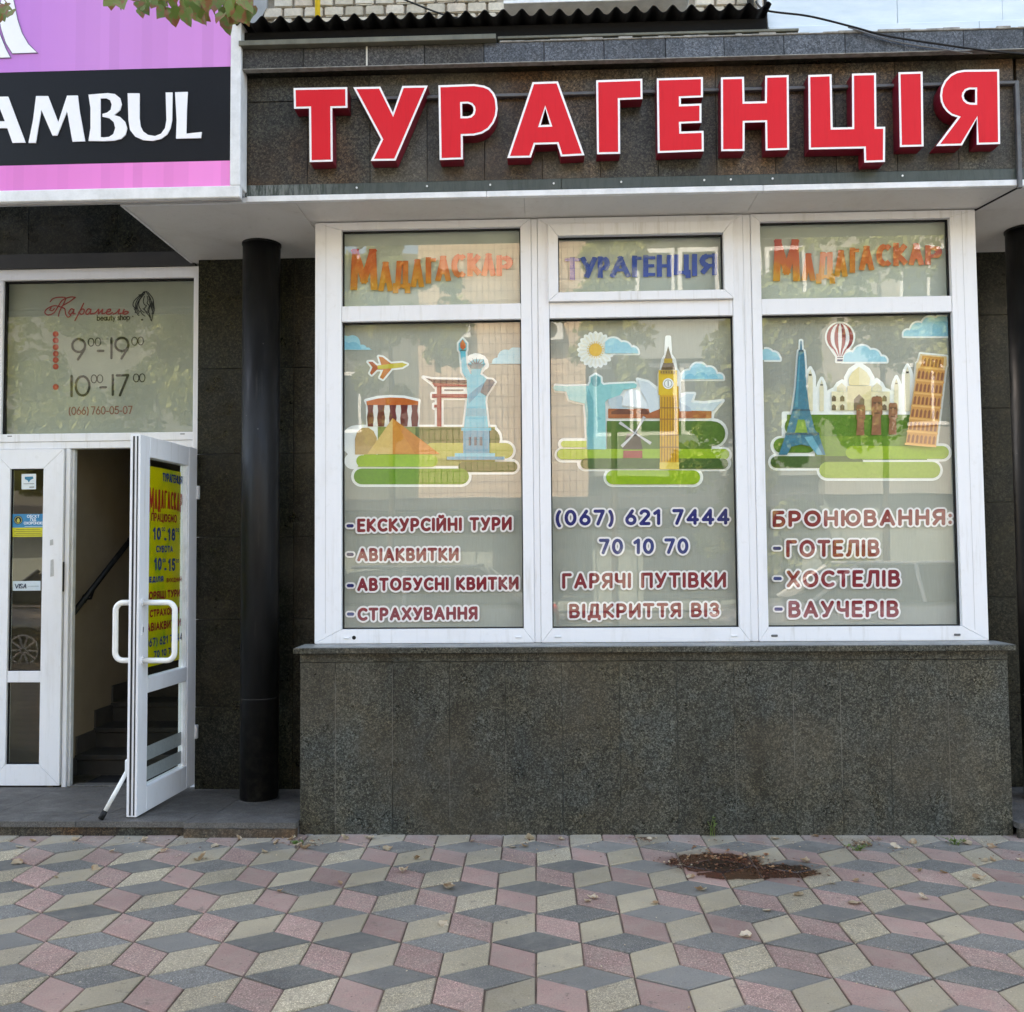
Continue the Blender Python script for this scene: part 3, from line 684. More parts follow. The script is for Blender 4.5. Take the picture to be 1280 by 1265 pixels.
for a, b in ((-1.6, -.3), (-.3, 1.17), (1.17, 2.5)): box('edge_strip', a+.0008, b-.0008, YF-.010, YF+.02, SOF, SOF+.032, m_strip, can, .002)
box('edge_strip', 2.511, 5, YF-.010, YF+.02, SOF-.002, SOF+.032, m_strip, can, .002)
box('edge_strip', XL-.012, XL, YF, 6.12, SOF-.003, SOF+.03, m_strip, can)
box('core', XL+.02, 5, YF+.045, 6.2, SOF+.021, 4.19, m_concrete, can)
for a, b in ((-2.2, .1), (.1, 2.501), (2.511, 5)): box('green_flashing', a+.001, b-.001, YF-.008, YF+.02, SOF+.033, SOF+.092, m_green, can, .002)
# little screws on the flashing
mb = MB()
for x in (-1.0, -.62, -.28, .06, .42, .86, 1.0, 1.22, 1.9): mb.tube([(x-.1, YF-.0085-5.1, .065), (x-.1, YF-.013-5.1, .065)], .0055, 8)
o = mb.build('screw', m_strip); o.parent = can; o['kind'] = 'stuff'
# fascia slabs in two courses
fx = [-2.2, -1.9, -1.61, -1.27, -.93, -.62, -.31, .0, .31, .62, .93, 1.24, 1.56, 1.88, 2.2, 2.498]
for (z0, z1) in ((SOF+.094, 3.965), (3.967, 4.10)):
    sh = random.uniform(-.1, .1) if z0 > 3.9 else 0
    for a, b in zip(fx, fx[1:]): box('granite_slab', a+.0011, b-.0011, YF+random.uniform(-.001, .001), YF+.03, z0, z1-.002, m_gran_fasc, can, .001)
for a, b in ((2.515, 2.9), (2.9, 3.3), (3.3, 4.0), (4., 5.)): box('granite_slab', a+.001, b-.001, YF+.002, YF+.03, SOF+.094, 4.098, m_gran_fasc, can, .001)
# cornice
cx = [-1.606, -1.27, -.927, -.62, -.303, .015, .332, .655, .961, 1.273, 1.59, 1.894, 2.2, 2.51, 2.82, 3.3, 4.0, 5.0]
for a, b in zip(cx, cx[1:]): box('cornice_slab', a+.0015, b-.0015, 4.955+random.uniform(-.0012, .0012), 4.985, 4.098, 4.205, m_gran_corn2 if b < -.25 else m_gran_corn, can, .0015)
box('cornice_core', -1.606, 5, 4.986, 5.3, 4.115, 4.21, m_concrete, can)
box('cornice_underside', -1.606, 5, 4.975, YF+.03, 4.101, 4.112, m_gran_dark, can)
m_lip = mat_simple('pale_mortar_edge', (.16, .15, .13), (.38, .37, .34), 22, .9)
box('mortar_lip', -1.606, 5, 4.949, 4.99, 4.0935, 4.0975, m_lip, can)
# mortar top bead: uneven
mb = MB(); x = -.22
while x < 4:
    w = random.uniform(.03, .09); mb.box(x-.1, x+w-.1, 4.948-5.1, 5.0-5.1, 4.205-SOF, 4.205-SOF+random.uniform(.006, .016), 0, .002); x += w
mb.build('mortar_bead', m_lip, can)
box('mortar_joint', -.932, -.924, 4.951, 4.96, 4.099, 4.204, flat((.6, .58, .52), .9), can)
# roofing: dark board, olive strip, corrugated sheet
box('fascia_board', -1.606, 1.19, 4.985, 5.02, 4.21, 4.315, flat((.004, .004, .004), .8), can)
box('metal_strip', -1.606, -.237, 4.915, 4.98, 4.207, 4.235, m_olive, can, .002)
box('metal_strip', -.23, 1.35, 4.945, 4.99, 4.222, 4.236, m_olive, can, .002)
roof = MB(); nx = 560; x0, x1 = -1.62, 1.20; V = []; F = []
rr = random.Random(3)
def wav(x): 
    ph = 2*math.pi*x/.0985; a = .0195; return a*math.cos(ph)+.0015*math.cos(2*ph)
ys = [4.905, 5.2, 5.7, 6.19]; zs = lambda y: 4.338+(y-4.905)*.10
for si, off in enumerate((0, -.004)):
    for y in ys:
        for i in range(nx+1):
            x = x0+(x1-x0)*i/nx; e = .012*math.exp(-((x-.3)/.35)**2)*(1 if y < 5 else 0)
            V.append((x-.1, y-5.1+.004*math.sin(x*9)*(y < 5), zs(y)+wav(x)+off-e*.4-SOF))
m = nx+1
for k in range(3):
    for i in range(nx):
        a = k*m+i; F.append((a, a+1, a+m+1, a+m)); b = 4*m+a; F.append((b, b+m, b+m+1, b+1))
for i in range(nx): F.append((i, 4*m+i, 4*m+i+1, i+1))
m_corr = mat_simple('bitumen_corrugated_sheet', (.0012, .0012, .0012), (.004, .004, .004), 20, .9, .2)
mk('corrugated_sheet', V, F, m_corr, None, smooth=False).parent = can

# ================================================================== white sheet metal parapet at the right
def mat_sheet():
    g = N('pale_blue_sheet_metal'); n = g.noise(3, 4, .6, sc=(1, 1, 4)); s2 = g.noise(50, 4, .7, sc=(1, 1, 3)); 
    c = g.ramp(n, [(.3, (.50, .60, .66)), (.7, (.66, .74, .78))]); c = g.mix(g.ramp(s2, [(.62, 0.), (.75, .35)]), c, (.4, .42, .42))
    return g.set(c, .45, bump=g.noise(6, 3), bstr=.3, bdist=.004)
m_sheet = mat_sheet()
par = empty('sheet_metal_parapet', (1.9, 5.05, 4.24), 'pale blue white sheet metal parapet above the right end of the cornice', 'parapet')
for a, b, z0, z1, y in ((1.215, 2.32, 4.243, 4.298, 5.035), (2.322, 3.4, 4.248, 4.30, 5.036), (1.215, 1.9, 4.30, 4.62, 5.052), (1.902, 2.45, 4.302, 4.62, 5.05), (2.452, 3.4, 4.301, 4.62, 5.053)):
    box('sheet', a, b, y, y+.012, z0, z1, m_sheet, par, .002)
box('metal_bracket', 1.645, 1.69, 4.99, 5.02, 4.21, 4.245, m_olive, par, .002)

# ================================================================== cables
def catmull(pts, n=8):
    pts = [Vector(p) for p in pts]; out = []
    for i in range(len(pts)-1):
        p0 = pts[max(i-1, 0)]; p1 = pts[i]; p2 = pts[i+1]; p3 = pts[min(i+2, len(pts)-1)]
        for k in range(n):
            t = k/n; out.append(.5*((2*p1)+(-p0+p2)*t+(2*p0-5*p1+4*p2-p3)*t*t+(-p0+3*p1-3*p2+p3)*t**3))
    return out+[pts[-1]]
def cable(name, pts, r, label, cat='cable', mat=m_gasket):
    c = catmull(pts); o = c[0].copy(); ob = MB().tube([p-o for p in c], r, 8).build(name, mat, None, True); ob.location = o; return tag(ob, label, cat)
cable('cable', [P(945, 2, 5.6), P(958, 13, 4.95), P(1010, 20, 4.93), P(1060, 32, 4.92), P(1110, 45, 4.92), P(1180, 56, 4.92), P(1240, 64, 4.92), P(1300, 69, 4.92)], .0055, 'thick black cable sagging from the roof corner across the right cornice')
cable('cable', [P(1060, 34, 4.943), P(1120, 52, 4.943), P(1180, 62, 4.943), P(1215, 67, 4.943)], .0035, 'thin grey cable lying on the right cornice below the black one', mat=flat((.16, .16, .16), .7))
cable('cable', [P(492, -6, 6.1), P(560, 20, 6.05), P(610, 26, 5.9), P(668, 34, 5.6)], .006, 'black cable slanting down over the bricks beside the yellow pipe')
# conduit that frames the letters
q = [P(441, 121, 5.03), P(700, 113, 5.03), P(1272, 106, 5.03)]
cd = empty('conduit', q[2], 'thin grey metal conduit behind the red letters turning down at the right end', 'conduit')
m_cond = mat_simple('grey_conduit', (.07, .072, .075), (.13, .132, .135), 12, .45, .1)
zc = 3.956
box('tube', -.99, 2.502, 5.024, 5.044, zc-.009, zc+.009, m_cond, cd, .003); box('tube', 2.490, 2.512, 5.023, 5.045, SOF-.02, zc+.0095, m_cond, cd, .003)

# ================================================================== columns
def column(loc, label, h):
    c = empty('column', loc, label, 'column')
    n = 48; pts = [(0, 0, 0), (0, 0, h)]
    MB().tube([(0, 0, .004), (0, 0, h)], .113, n).build('shaft', m_black, c, True)
    MB().tube([(0, 0, h-.012), (0, 0, h-.0005)], .118, n).build('top_ring', m_black, c, False)
    MB().tube([(0, 0, 0), (0, 0, .006)], .119, n).build('base_ring', m_gran_step, c)
    MB().tube([(0, 0, .598), (0, 0, .601)], .1136, n).build('weld_seam', flat((.05, .05, .05)), c)
    return c
column((-1.726, 5.745, .054), 'round black steel column left of the bay window', SOF-.054)
column((2.88, 5.745, .054), 'round black steel column cut off by the right edge of the photo', SOF-.06)

# ================================================================== bay: granite base
bay = empty('bay_base', (.55, 5.4, 0), 'grey granite clad base wall under the white bay window', 'wall')
bx = [-1.3416, -1.15, -.839, -.53, -.228, .076, .384, .69, .995, 1.307, 1.555, 1.815, 2.119, 2.4344]
for a, b in zip(bx, bx[1:]): box('granite_slab', a+.0008, b-.0008, YB+random.uniform(-.0008, .0008), YB+.03, -.02, .918, m_gran_base, bay, .0008)
for x, z0, z1, w in ((-1.15, .02, .86, .0012), (-.839, .35, .9, .0014), (-.53, .05, .4, .001), (-.228, .1, .5, .001), (1.307, .3, .8, .001), (1.555, .25, .8, .001), (2.119, .12, .85, .0022), (.995, .1, .6, .001)):
    box('mortar_joint', x-w, x+w, YB+.0012, YB+.004, z0, z1, flat((.19, .18, .15), .9), bay)
for a, b in ((-1.3416, -.1), (-.1, 1.05), (1.05, 2.4344)): box('trim_slab', a+.0004, b-.0004, YB-.003, YB+.03, .9205, .967, m_gran_base, bay, .001)
box('core', -1.32, 2.41, YB+.031, 6.2, -.02, .968, m_concrete, bay)
for a, b in ((YB+.031, 5.6), (5.6, 6.02)):
    for z0, z1 in ((.0, .48), (.482, .966)):
        box('side_slab', -1.3416, -1.321, a, b-.002, z0, z1, m_gran_base, bay); box('side_slab', 2.411, 2.4344, a, b-.002, z0, z1, m_gran_base, bay)
m_sill = granite('granite_sill', (.09, .095, .09), (.2, .21, .2), (.34, .35, .34), .35, 300, (.8, .8, .75), .4, .05)
for a, b in ((-1.372, .35), (.35, 2.466)): 
    o = box('sill_slab', a+.0005, b-.0005, YB-.038, 5.42, .9675, .9985, m_gran_base, bay, .003)
# pale cement skim on top of the sill
box('sill_top', -1.36, 2.455, YB-.030, 5.38, .999, 1.001, m_sill, bay)

# ================================================================== bay: windows
YP = 5.39; ZB, ZT = 1.001, SOF-.001; YG = 5.435
back = box('bay_room', -1.25, 2.37, 5.62, 6.1, 1.0, 3.40, flat((.1, .1, .09), .9)); tag(back, 'dim room wall behind the grey film of the bay window', 'wall')
m_tfilm = mat_simple('pale_green_film', (.44, .48, .42), (.52, .56, .49), 2, .6, .02)
def frame_ring(mb, x0, x1, z0, z1, wl, wr, wb, wt, y, d, bev=.004):
    """four mitred profiles, a hair line between them"""
    g = .0006
    for pts in ([(x0, z0), (x1, z0), (x1-wr, z0+wb), (x0+wl, z0+wb)], [(x0, z1), (x1, z1), (x1-wr, z1-wt), (x0+wl, z1-wt)],
                [(x0, z0), (x0, z1), (x0+wl, z1-wt), (x0+wl, z0+wb)], [(x1, z0), (x1, z1), (x1-wr, z1-wt), (x1-wr, z0+wb)]):
        cx = sum(p[0] for p in pts)/4; cz = sum(p[1] for p in pts)/4
        pts = inset(pts, g)
        bm = bmesh.new(); a = [bm.verts.new((p[0], y, p[1])) for p in pts]; b = [bm.verts.new((p[0], y+d, p[1])) for p in pts]
        bm.faces.new(a); bm.faces.new(b[::-1])
        for i in range(4): bm.faces.new((a[i], b[i], b[(i+1) % 4], a[(i+1) % 4]))
        bmesh.ops.recalc_face_normals(bm, faces=bm.faces); bmesh.ops.bevel(bm, geom=list(bm.edges), offset=.0018, segments=1, affect='EDGES')
        mb.bm(bm)
UN = [  # outer x0,x1, glass x0,x1, transom glass x0,x1
    (-1.3095, -.069, -1.156, -.130, 'left'), (-.032, 1.129, .031, 1.067, 'middle'), (1.174, 2.4258, 1.228, 2.284, 'right')]
for k, (x0, x1, g0, g1, side) in enumerate(UN):
    w = empty('shop_window', ((x0+x1)/2, YP, ZB), ['white framed bay window with the blue torch statue picture, left of three', 'white framed bay window with phone numbers and a tilting transom, middle of three', 'white framed bay window with the hot air balloon picture, right of three'][k], 'window', 'windows of the bay')
    og = parent_origin(w); zb, zt = 1.081, 2.832; zb2 = 2.922; ztt = 3.364
    mb = MB(); frame_ring(mb, x0-og.x, x1-og.x, 0, ZT-ZB, g0-x0, x1-g1, zb-ZB, ZT-ztt, 0, .07); 
    mb.build('frame', m_pvc, w)
    if k == 0:   # wide corner post beside the outer windows
        pass
    box('transom_bar', g0+.0005, g1-.0005, YP+.004, YP+.07, zt, zb2, m_pvc, w, .002)
    # glazing beads and gaskets
    def bead(a, b, c, d, name='gasket', t=.006, yy=.03, mat=m_gasket):
        m2 = MB(); 
        m2.box(a-og.x, b-og.x, yy, yy+.022, c-og.z, c+t-og.z).box(a-og.x, b-og.x, yy, yy+.022, d-t-og.z, d-og.z).box(a-og.x, a+t-og.x, yy, yy+.022, c+t-og.z, d-t-og.z).box(b-t-og.x, b-og.x, yy, yy+.022, c+t-og.z, d-t-og.z)
        return m2.build(name, mat, w)
    bead(g0, g1, zb, zt); box('glass_pane', g0, g1, YG, YG+.006, zb, zt, m_glass, w)
    if k == 1:
        mb = MB(); frame_ring(mb, .027-og.x, 1.070-og.x, 2.9225-og.z, 3.369-og.z, .058, .054, .052, .07, -.022, .06); mb.build('tilting_sash', m_pvc, w)
        bead(.085, 1.016, 2.974, 3.299, yy=.018); box('glass_pane', .085, 1.016, YG-.012, YG-.006, 2.974, 3.299, m_glass, w)
    else:
        bead(g0, g1, zb2, ztt); box('glass_pane', g0, g1, YG, YG+.006, zb2, ztt, m_glass, w)
    box('grey_film', g0-.02, g1+.02, YG+.034, YG+.037, zb-.03, 2.87, m_film, w); box('pale_film', g0-.02, g1+.02, YG+.034, YG+.037, 2.872, ztt+.03, m_tfilm, w)
    for cxp in (g0+.03, g1-.03):
        box('drain_cap', cxp-.018, cxp+.018, YP-.006, YP, 1.028, 1.040, m_pvc if k == 0 else flat((.12, .12, .12)) if k == 2 else m_strip, w, .003)
    if k == 0:
        o = MB().tube([(0, 0, 0), (0, -.0015, 0)], .011, 16).build('hole', m_gasket, w); o.location = Vector((-1.085, YP-.0005, 1.035))-og
    if k in (0, 2):   # vertical seam lines of the wide corner posts
        xx = (x0+.062) if k == 0 else (x1-.075)
        box('profile_seam', xx, xx+.0015, YP-.0008, YP, 1.06, ZT-.01, flat((.42, .42, .42)), w)
for x0, x1, lab in ((-.0685, -.0325, 'white coupling strip between the left and middle bay windows'), (1.1295, 1.1735, 'white coupling strip between the middle and right bay windows')):
    o = box('coupling_strip', x0, x1, YP+.006, YP+.06, ZB, ZT, m_pvc, None, .003); tag(o, lab, 'window trim')
# side walls of the bay
for x, lab in ((-1.3095, 'white left side panel of the bay'), (2.3958, 'white right side panel of the bay')):
    o = box('side_panel', x, x+.03, YP+.072, 6.02, ZB, ZT, m_pvc); tag(o, lab, 'panel')

# ================================================================== red channel letters
m_redface = None
def mat_red():
    g = N('red_acrylic_face'); n = g.noise(18, 4, .7, sc=(4, 1, .25)); n2 = g.noise(4, 3)
    c = g.mix(g.ramp(n, [(.5, 0.), (.75, .35)]), (.66, .010, .020), (.5, .008, .014)); c = g.mix(g.ramp(n2, [(.3, 0.), (.8, .25)]), c, (.68, .03, .04))
    return g.set(c, .5, spec=.2)
m_redface = mat_red()
m_redside = flat((.20, .006, .022), .4)
m_white_trim = flat((.86, .84, .84), .35)
PF = fplane(4.958)
def cr(org, sc, pts): return [(org[0]+x/sc, org[1]+y/sc) for x, y in pts]
LET = [
 ('Т', [cr((350, 80), 6.4, [(108, 192), (538, 184), (540, 350), (418, 353), (422, 780), (237, 785), (232, 355), (112, 358)])]),
 ('У', [cr((350, 80), 6.4, [(585, 185), (803, 181), (903, 388), (978, 175), (1183, 172), (925, 772), (725, 775), (808, 603)])]),
 ('Р', [cr((530, 80), 6.4, [(115, 170), (400, 160), (480, 172), (525, 192), (560, 230), (582, 280), (590, 355), (582, 415), (560, 470), (520, 522), (465, 556), (400, 572), (310, 575), (312, 762), (125, 768)]),
        cr((530, 80), 6.4, [(305, 318), (350, 316), (378, 326), (393, 345), (397, 368), (390, 395), (372, 412), (348, 418), (307, 418)])]),
 ('А', [cr((530, 80), 6.4, [(868, 145), (1072, 138), (1285, 730), (1095, 740), (1065, 640), (890, 645), (855, 748), (665, 752)]), cr((530, 80), 6.4, [(970, 355), (1006, 485), (934, 488)])]),
 ('Г', [cr((710, 80), 6.4, [(225, 130), (595, 117), (597, 280), (415, 287), (418, 718), (232, 722)])]),
 ('Е', [cr((710, 80), 6.4, [(710, 115), (1080, 104), (1080, 266), (903, 273), (904, 322), (1068, 316), (1068, 470), (904, 477), (906, 540), (1085, 534), (1087, 698), (718, 712)])]),
 ('Н', [cr((890, 70), 5.818, [(65, 155), (233, 151), (237, 332), (385, 328), (387, 143), (558, 138), (562, 682), (390, 687), (387, 481), (238, 485), (237, 690), (67, 692)])]),
 ('Ц', [cr((890, 70), 5.818, [(700, 138), (870, 132), (878, 520), (1020, 517), (1018, 128), (1193, 123), (1197, 515), (1260, 514), (1258, 770), (1108, 775), (1105, 672), (705, 680)])]),
 ('І', [cr((1060, 70), 5.818, [(367, 118), (543, 113), (550, 657), (378, 662)])]),
 ('Я', [cr((1060, 70), 5.818, [(1100, 97), (845, 100), (790, 110), (745, 133), (702, 178), (678, 230), (670, 285), (675, 330), (692, 370), (718, 405), (752, 432), (797, 447), (640, 655), (830, 650), (937, 455), (937, 645), (1107, 640)]),
        cr((1060, 70), 5.818, [(925, 243), (885, 243), (860, 252), (846, 272), (842, 292), (850, 316), (868, 332), (890, 339), (925, 340)])]),
]
sg = empty('shop_sign', P(810, 150, 5.05), 'large red block letters with white edges spelling ТУРАГЕНЦІЯ on the granite fascia', 'sign')
for ch, loops in LET:
    body = solid(loops, PF, .092, sg, 'letter', m_redside, 0)
    # white rim and red face, sub-parts of each letter
    og = parent_origin(body)
    rim = solid([inset(loops[0], .05)]+[inset(h, -.05)[::-1] for h in loops[1:]], PF, .0015, None, 'letter_rim', m_white_trim, .0016)
    rim.parent = body; rim.location = -og
    if ch == 'Р' or ch == 'Я' or ch == 'А': holes = [inset(h, -2.6)[::-1] for h in loops[1:]]
    else: holes = []
    face = solid([inset(loops[0], 2.6)]+holes, PF, .0012, None, 'letter_face', m_redface, .0030); face.parent = body; face.location = -og

# ================================================================== purple sign on the left
YS = 4.93
ls = empty('light_box_sign', (-2.3, YS, 3.40), 'purple and black salon light box in white metal frame at the left edge', 'sign')
def mat_purple():
    g = N('purple_print'); x, y, z = g.sep()
    t = g.ramp(g.math('MULTIPLY', g.math('ADD', x, 3.2), .62), [(0, L(194, 124, 214)), (.5, L(208, 142, 216)), (1, L(212, 142, 214))])
    st = g.noise(16, 1, .5, sc=(1, 0, 0)); st2 = g.n('TexVoronoi', feature='F1', voronoi_dimensions='1D'); st2.inputs['Scale'].default_value = 16
    g.l(x, st2.inputs['W']); sv = g.sep(st2.outputs['Color'])[0]
    c = g.mix(1, t, g.ramp(sv, [(0, .95), (1, 1.05)]), 'MULTIPLY'); zz = g.ramp(g.math('SUBTRACT', z, 3.88), [(0, 1.), (.2, 0.)])
    c = g.mix(g.math('MULTIPLY', zz, .35), c, L(236, 150, 228)); return g.set(c, .4, spec=.25)
def mat_pink():
    g = N('pink_print'); x, y, z = g.sep(); v = g.n('TexVoronoi', feature='F1', voronoi_dimensions='1D'); v.inputs['Scale'].default_value = 17; g.l(x, v.inputs['W'])
    sv = g.sep(v.outputs['Color'])[0]; t = g.ramp(g.math('MULTIPLY', g.math('ADD', x, 3.2), .62), [(0, L(222, 118, 198)), (1, L(246, 140, 214))])
    return g.set(g.mix(1, t, g.ramp(sv, [(0, .92), (1, 1.06)]), 'MULTIPLY'), .3)
m_blackpanel = flat((.004, .0045, .007), .4)
XS0, XS1 = -5.2, -1.597
zA, zB_ = 3.457, 3.575   # pink band
p1 = P(150, 213, YS).z; 
zpb = P(150, 211, YS).z; zbt = P(150, 88, YS).z
box('pink_band', XS0, -1.6525, YS+.004, YS+.02, 3.452, P(289, 200, YS).z-.001, mat_pink(), ls)
box('black_band', XS0, -1.6525, YS+.004, YS+.02, P(289, 200, YS).z, P(289, 82.5, YS).z-.001, m_blackpanel, ls)
box('purple_panel', XS0, -1.6525, YS+.004, YS+.02, P(289, 82.5, YS).z, 5.2, mat_purple(), ls)
box('frame_side', -1.652, XS1, YS-.006, YS+.11, 3.4555, 5.25, m_strip, ls, .004)
box('frame_bottom', XS0, XS1, YS-.006, YS+.035, 3.392, 3.455, m_strip, ls, .004)
box('frame_lip', XS0, XS1-.004, YS+.03, YS+.05, 3.387, 3.3915, flat((.35, .35, .36), .4), ls)
box('back_box', XS0, XS1-.01, YS+.036, YS+.108, 3.43, 5.2, flat((.3, .3, .3), .5), ls)
PS = fplane(YS+.004)
m_wl = flat(L(246, 246, 250), .3)
AM = [
 ('А', [cr((0, 0), 4, [(-15, 483), (40, 483), (127, 713), (62, 714), (36, 640), (-48, 640), (-74, 714), (-128, 714)]), cr((0, 0), 4, [(-6, 530), (-36, 606), (24, 606)])]),
 ('М', [cr((0, 0), 4, [(180, 480), (240, 480), (291, 612), (335, 478), (388, 477), (398, 560), (425, 706), (362, 708), (350, 640), (335, 555), (285, 677), (262, 677), (206, 548), (190, 640), (178, 714), (142, 714), (165, 600)])]),
 ('B', [cr((0, 0), 4, [(442, 473), (540, 465), (575, 470), (600, 490), (608, 520), (600, 550), (570, 575), (600, 584), (625, 608), (635, 640), (628, 672), (605, 694), (570, 703), (520, 705), (442, 704), (452, 640), (452, 540)]),
        cr((0, 0), 4, [(502, 492), (530, 490), (550, 500), (558, 522), (553, 548), (535, 563), (512, 569), (512, 583), (545, 590), (568, 610), (576, 640), (566, 670), (545, 684), (518, 687), (502, 685)])]),
 ('U', [cr((0, 0), 4, [(638, 466), (697, 466), (697, 590), (702, 630), (715, 656), (740, 674), (775, 680), (805, 668), (825, 640), (832, 600), (828, 462), (862, 462), (860, 600), (852, 640), (835, 672), (805, 694), (762, 704), (715, 700), (675, 682), (650, 650), (642, 600)])]),
 ('L', [cr((0, 0), 4, [(875, 461), (938, 459), (933, 560), (931, 668), (1008, 660), (1004, 690), (880, 693), (883, 600)])]),
]
for ch, loops in AM: solid(loops, PS, .006, ls, 'letter', m_wl, .008)
grey_o = flat(L(120, 110, 135), .4)
for loop in (cr((0, 0), 4, [(20, -40), (62, -40), (66, 0), (85, 95), (108, 165), (140, 220), (183, 262), (62, 266), (30, 215), (8, 150), (-12, 60)]), cr((0, 0), 4, [(-60, 120), (-10, 150), (8, 195), (28, 245), (50, 286), (-60, 290)])):
    b = solid([inset(loop, -1.0)], PS, .003, ls, 'emblem_outline', grey_o, .004); solid([loop], PS, .003, ls, 'emblem', m_wl, .0075)

# ================================================================== pictures on the glass
YD = 5.459                      # film on the inner face of the panes
PD = fplane(YD)
def c(*a): return L(*a)
WH = L(248, 250, 246)
def T(org, sc=4.571):
    return lambda pts: [(org[0]+x/sc, org[1]+y/sc) for x, y in pts]
def cloud(x0, x1, yb, yt, bumps):
    """flat-bottomed cloud outline in crop units"""
    top = []
    for (cx, cy, r) in bumps: top.append((cx, cy, r))
    pts = [(x1, yb), (x0, yb)]
    n = 46; prof = []
    for i in range(n+1):
        x = x0+(x1-x0)*i/n; y = yb-2
        for cx, cy, r in bumps:
            if abs(x-cx) < r: y = min(y, cy-math.sqrt(r*r-(x-cx)**2))
        prof.append((x, max(min(y, yb), yt)))
    return [(x1, yb)]+prof[::-1]+[(x0, yb)]
BLU = c(165, 218, 232); BLU2 = c(130, 200, 222)
def picture(win, org, outline, shapes_named, label, extra_clip=None):
    t = T(org); e = empty('window_picture', PD.at(org[0]+140, org[1]+150), label, 'window sticker')
    border = [t(p) for p in outline]
    xs = [a for p in border for a, b in p]; ys = [b for p in border for a, b in p]
    og = parent_origin(e); x0c, x1c = win
    bb = (max(min(xs)-6, x0c), min(ys)-6, min(max(xs)+6, x1c), max(ys)+6)
    o = sdf_mesh(union_field(border), bb, .55, [(2.3, -.008)], lambda px, py, lf: PD.at(px, py, lf)-og, 'white_border', [flat(WH)], None); o.parent = e
    layer = [-.0074]
    for name, shp in shapes_named:
        decal(name, PD, e, [(col, t(lp), [t(h) for h in hs]) for col, lp, hs in shp], layer)
    return e
def S1(col, lp, hs=()): return (col, lp, list(hs))
G1, G2, G3, G4 = c(145, 180, 10), c(75, 125, 10), c(50, 90, 20), c(90, 145, 0)
# --- left picture
cl1 = cloud(95, 298, 262, 178, [(140, 240, 60), (185, 222, 44), (240, 262, 30), (100, 262, 50), (275, 262, 14)])
cl2 = cloud(970, 1150, 342, 248, [(1010, 335, 28), (1060, 305, 45), (1120, 300, 55)])
plane = [(275, 330), (300, 330), (325, 352), (350, 348), (335, 300), (360, 305), (405, 340), (470, 335), (498, 345), (470, 362), (410, 368), (360, 430), (342, 420), (362, 375), (325, 375), (295, 405), (285, 395), (300, 362)]
gate_p = [(590, 420), (640, 428), (840, 432), (840, 700), (655, 700), (655, 575), (640, 535), (640, 510), (665, 500), (640, 462)]
arena = [(262, 552), (330, 535), (400, 530), (480, 533), (565, 552), (562, 575), (556, 700), (275, 700), (272, 575)]
statue = [(838, 430), (812, 390), (802, 275), (792, 262), (792, 225), (815, 198), (838, 225), (838, 262), (832, 275), (838, 350), (858, 400), (870, 395), (862, 370), (845, 340), (880, 315), (935, 315), (945, 345), (925, 370), (915, 400), (950, 425), (965, 445), (950, 520), (945, 560), (952, 620), (962, 705), (822, 705), (835, 600), (842, 520)]
tab = [(952, 428), (985, 432), (1000, 446), (950, 525), (916, 505), (925, 480)]
hills = [capsule(210, 640, 782, 80), rect(240, 700, 1000, 930), capsule(185, 670, 897, 36), capsule(900, 960, 770, 72), capsule(700, 1060, 838, 48), capsule(700, 1098, 930, 34), capsule(238, 806, 985, 50)]
pyr = [(415, 650), (268, 860), (690, 860)]
A_out = hills+[pyr, arena, [(590, 418), (640, 428), (840, 432), (840, 472), (655, 474), (640, 455)], rect(640, 512, 842, 538), rect(666, 470, 696, 700), rect(650, 573, 670, 594), rect(708, 486, 822, 497), statue, tab, plane, rect(725, 850, 1055, 892), circ(893, 350, 46)]+[circ(893+46*math.cos(math.radians(a_)), 350+42*math.sin(math.radians(a_)), 17) for a_ in range(190, 360, 24)]
rays = []
for k in range(7):
    a = math.radians(200+k*23.5); rays.append(S1(c(25, 75, 95), [(893+18*math.cos(a+.32), 358+14*math.sin(a+.32)), (893+18*math.cos(a-.32), 358+14*math.sin(a-.32)), (893+60*math.cos(a), 357+54*math.sin(a))]))
TE, TE2, TE3 = c(85, 190, 210), c(45, 150, 180), c(30, 85, 105)
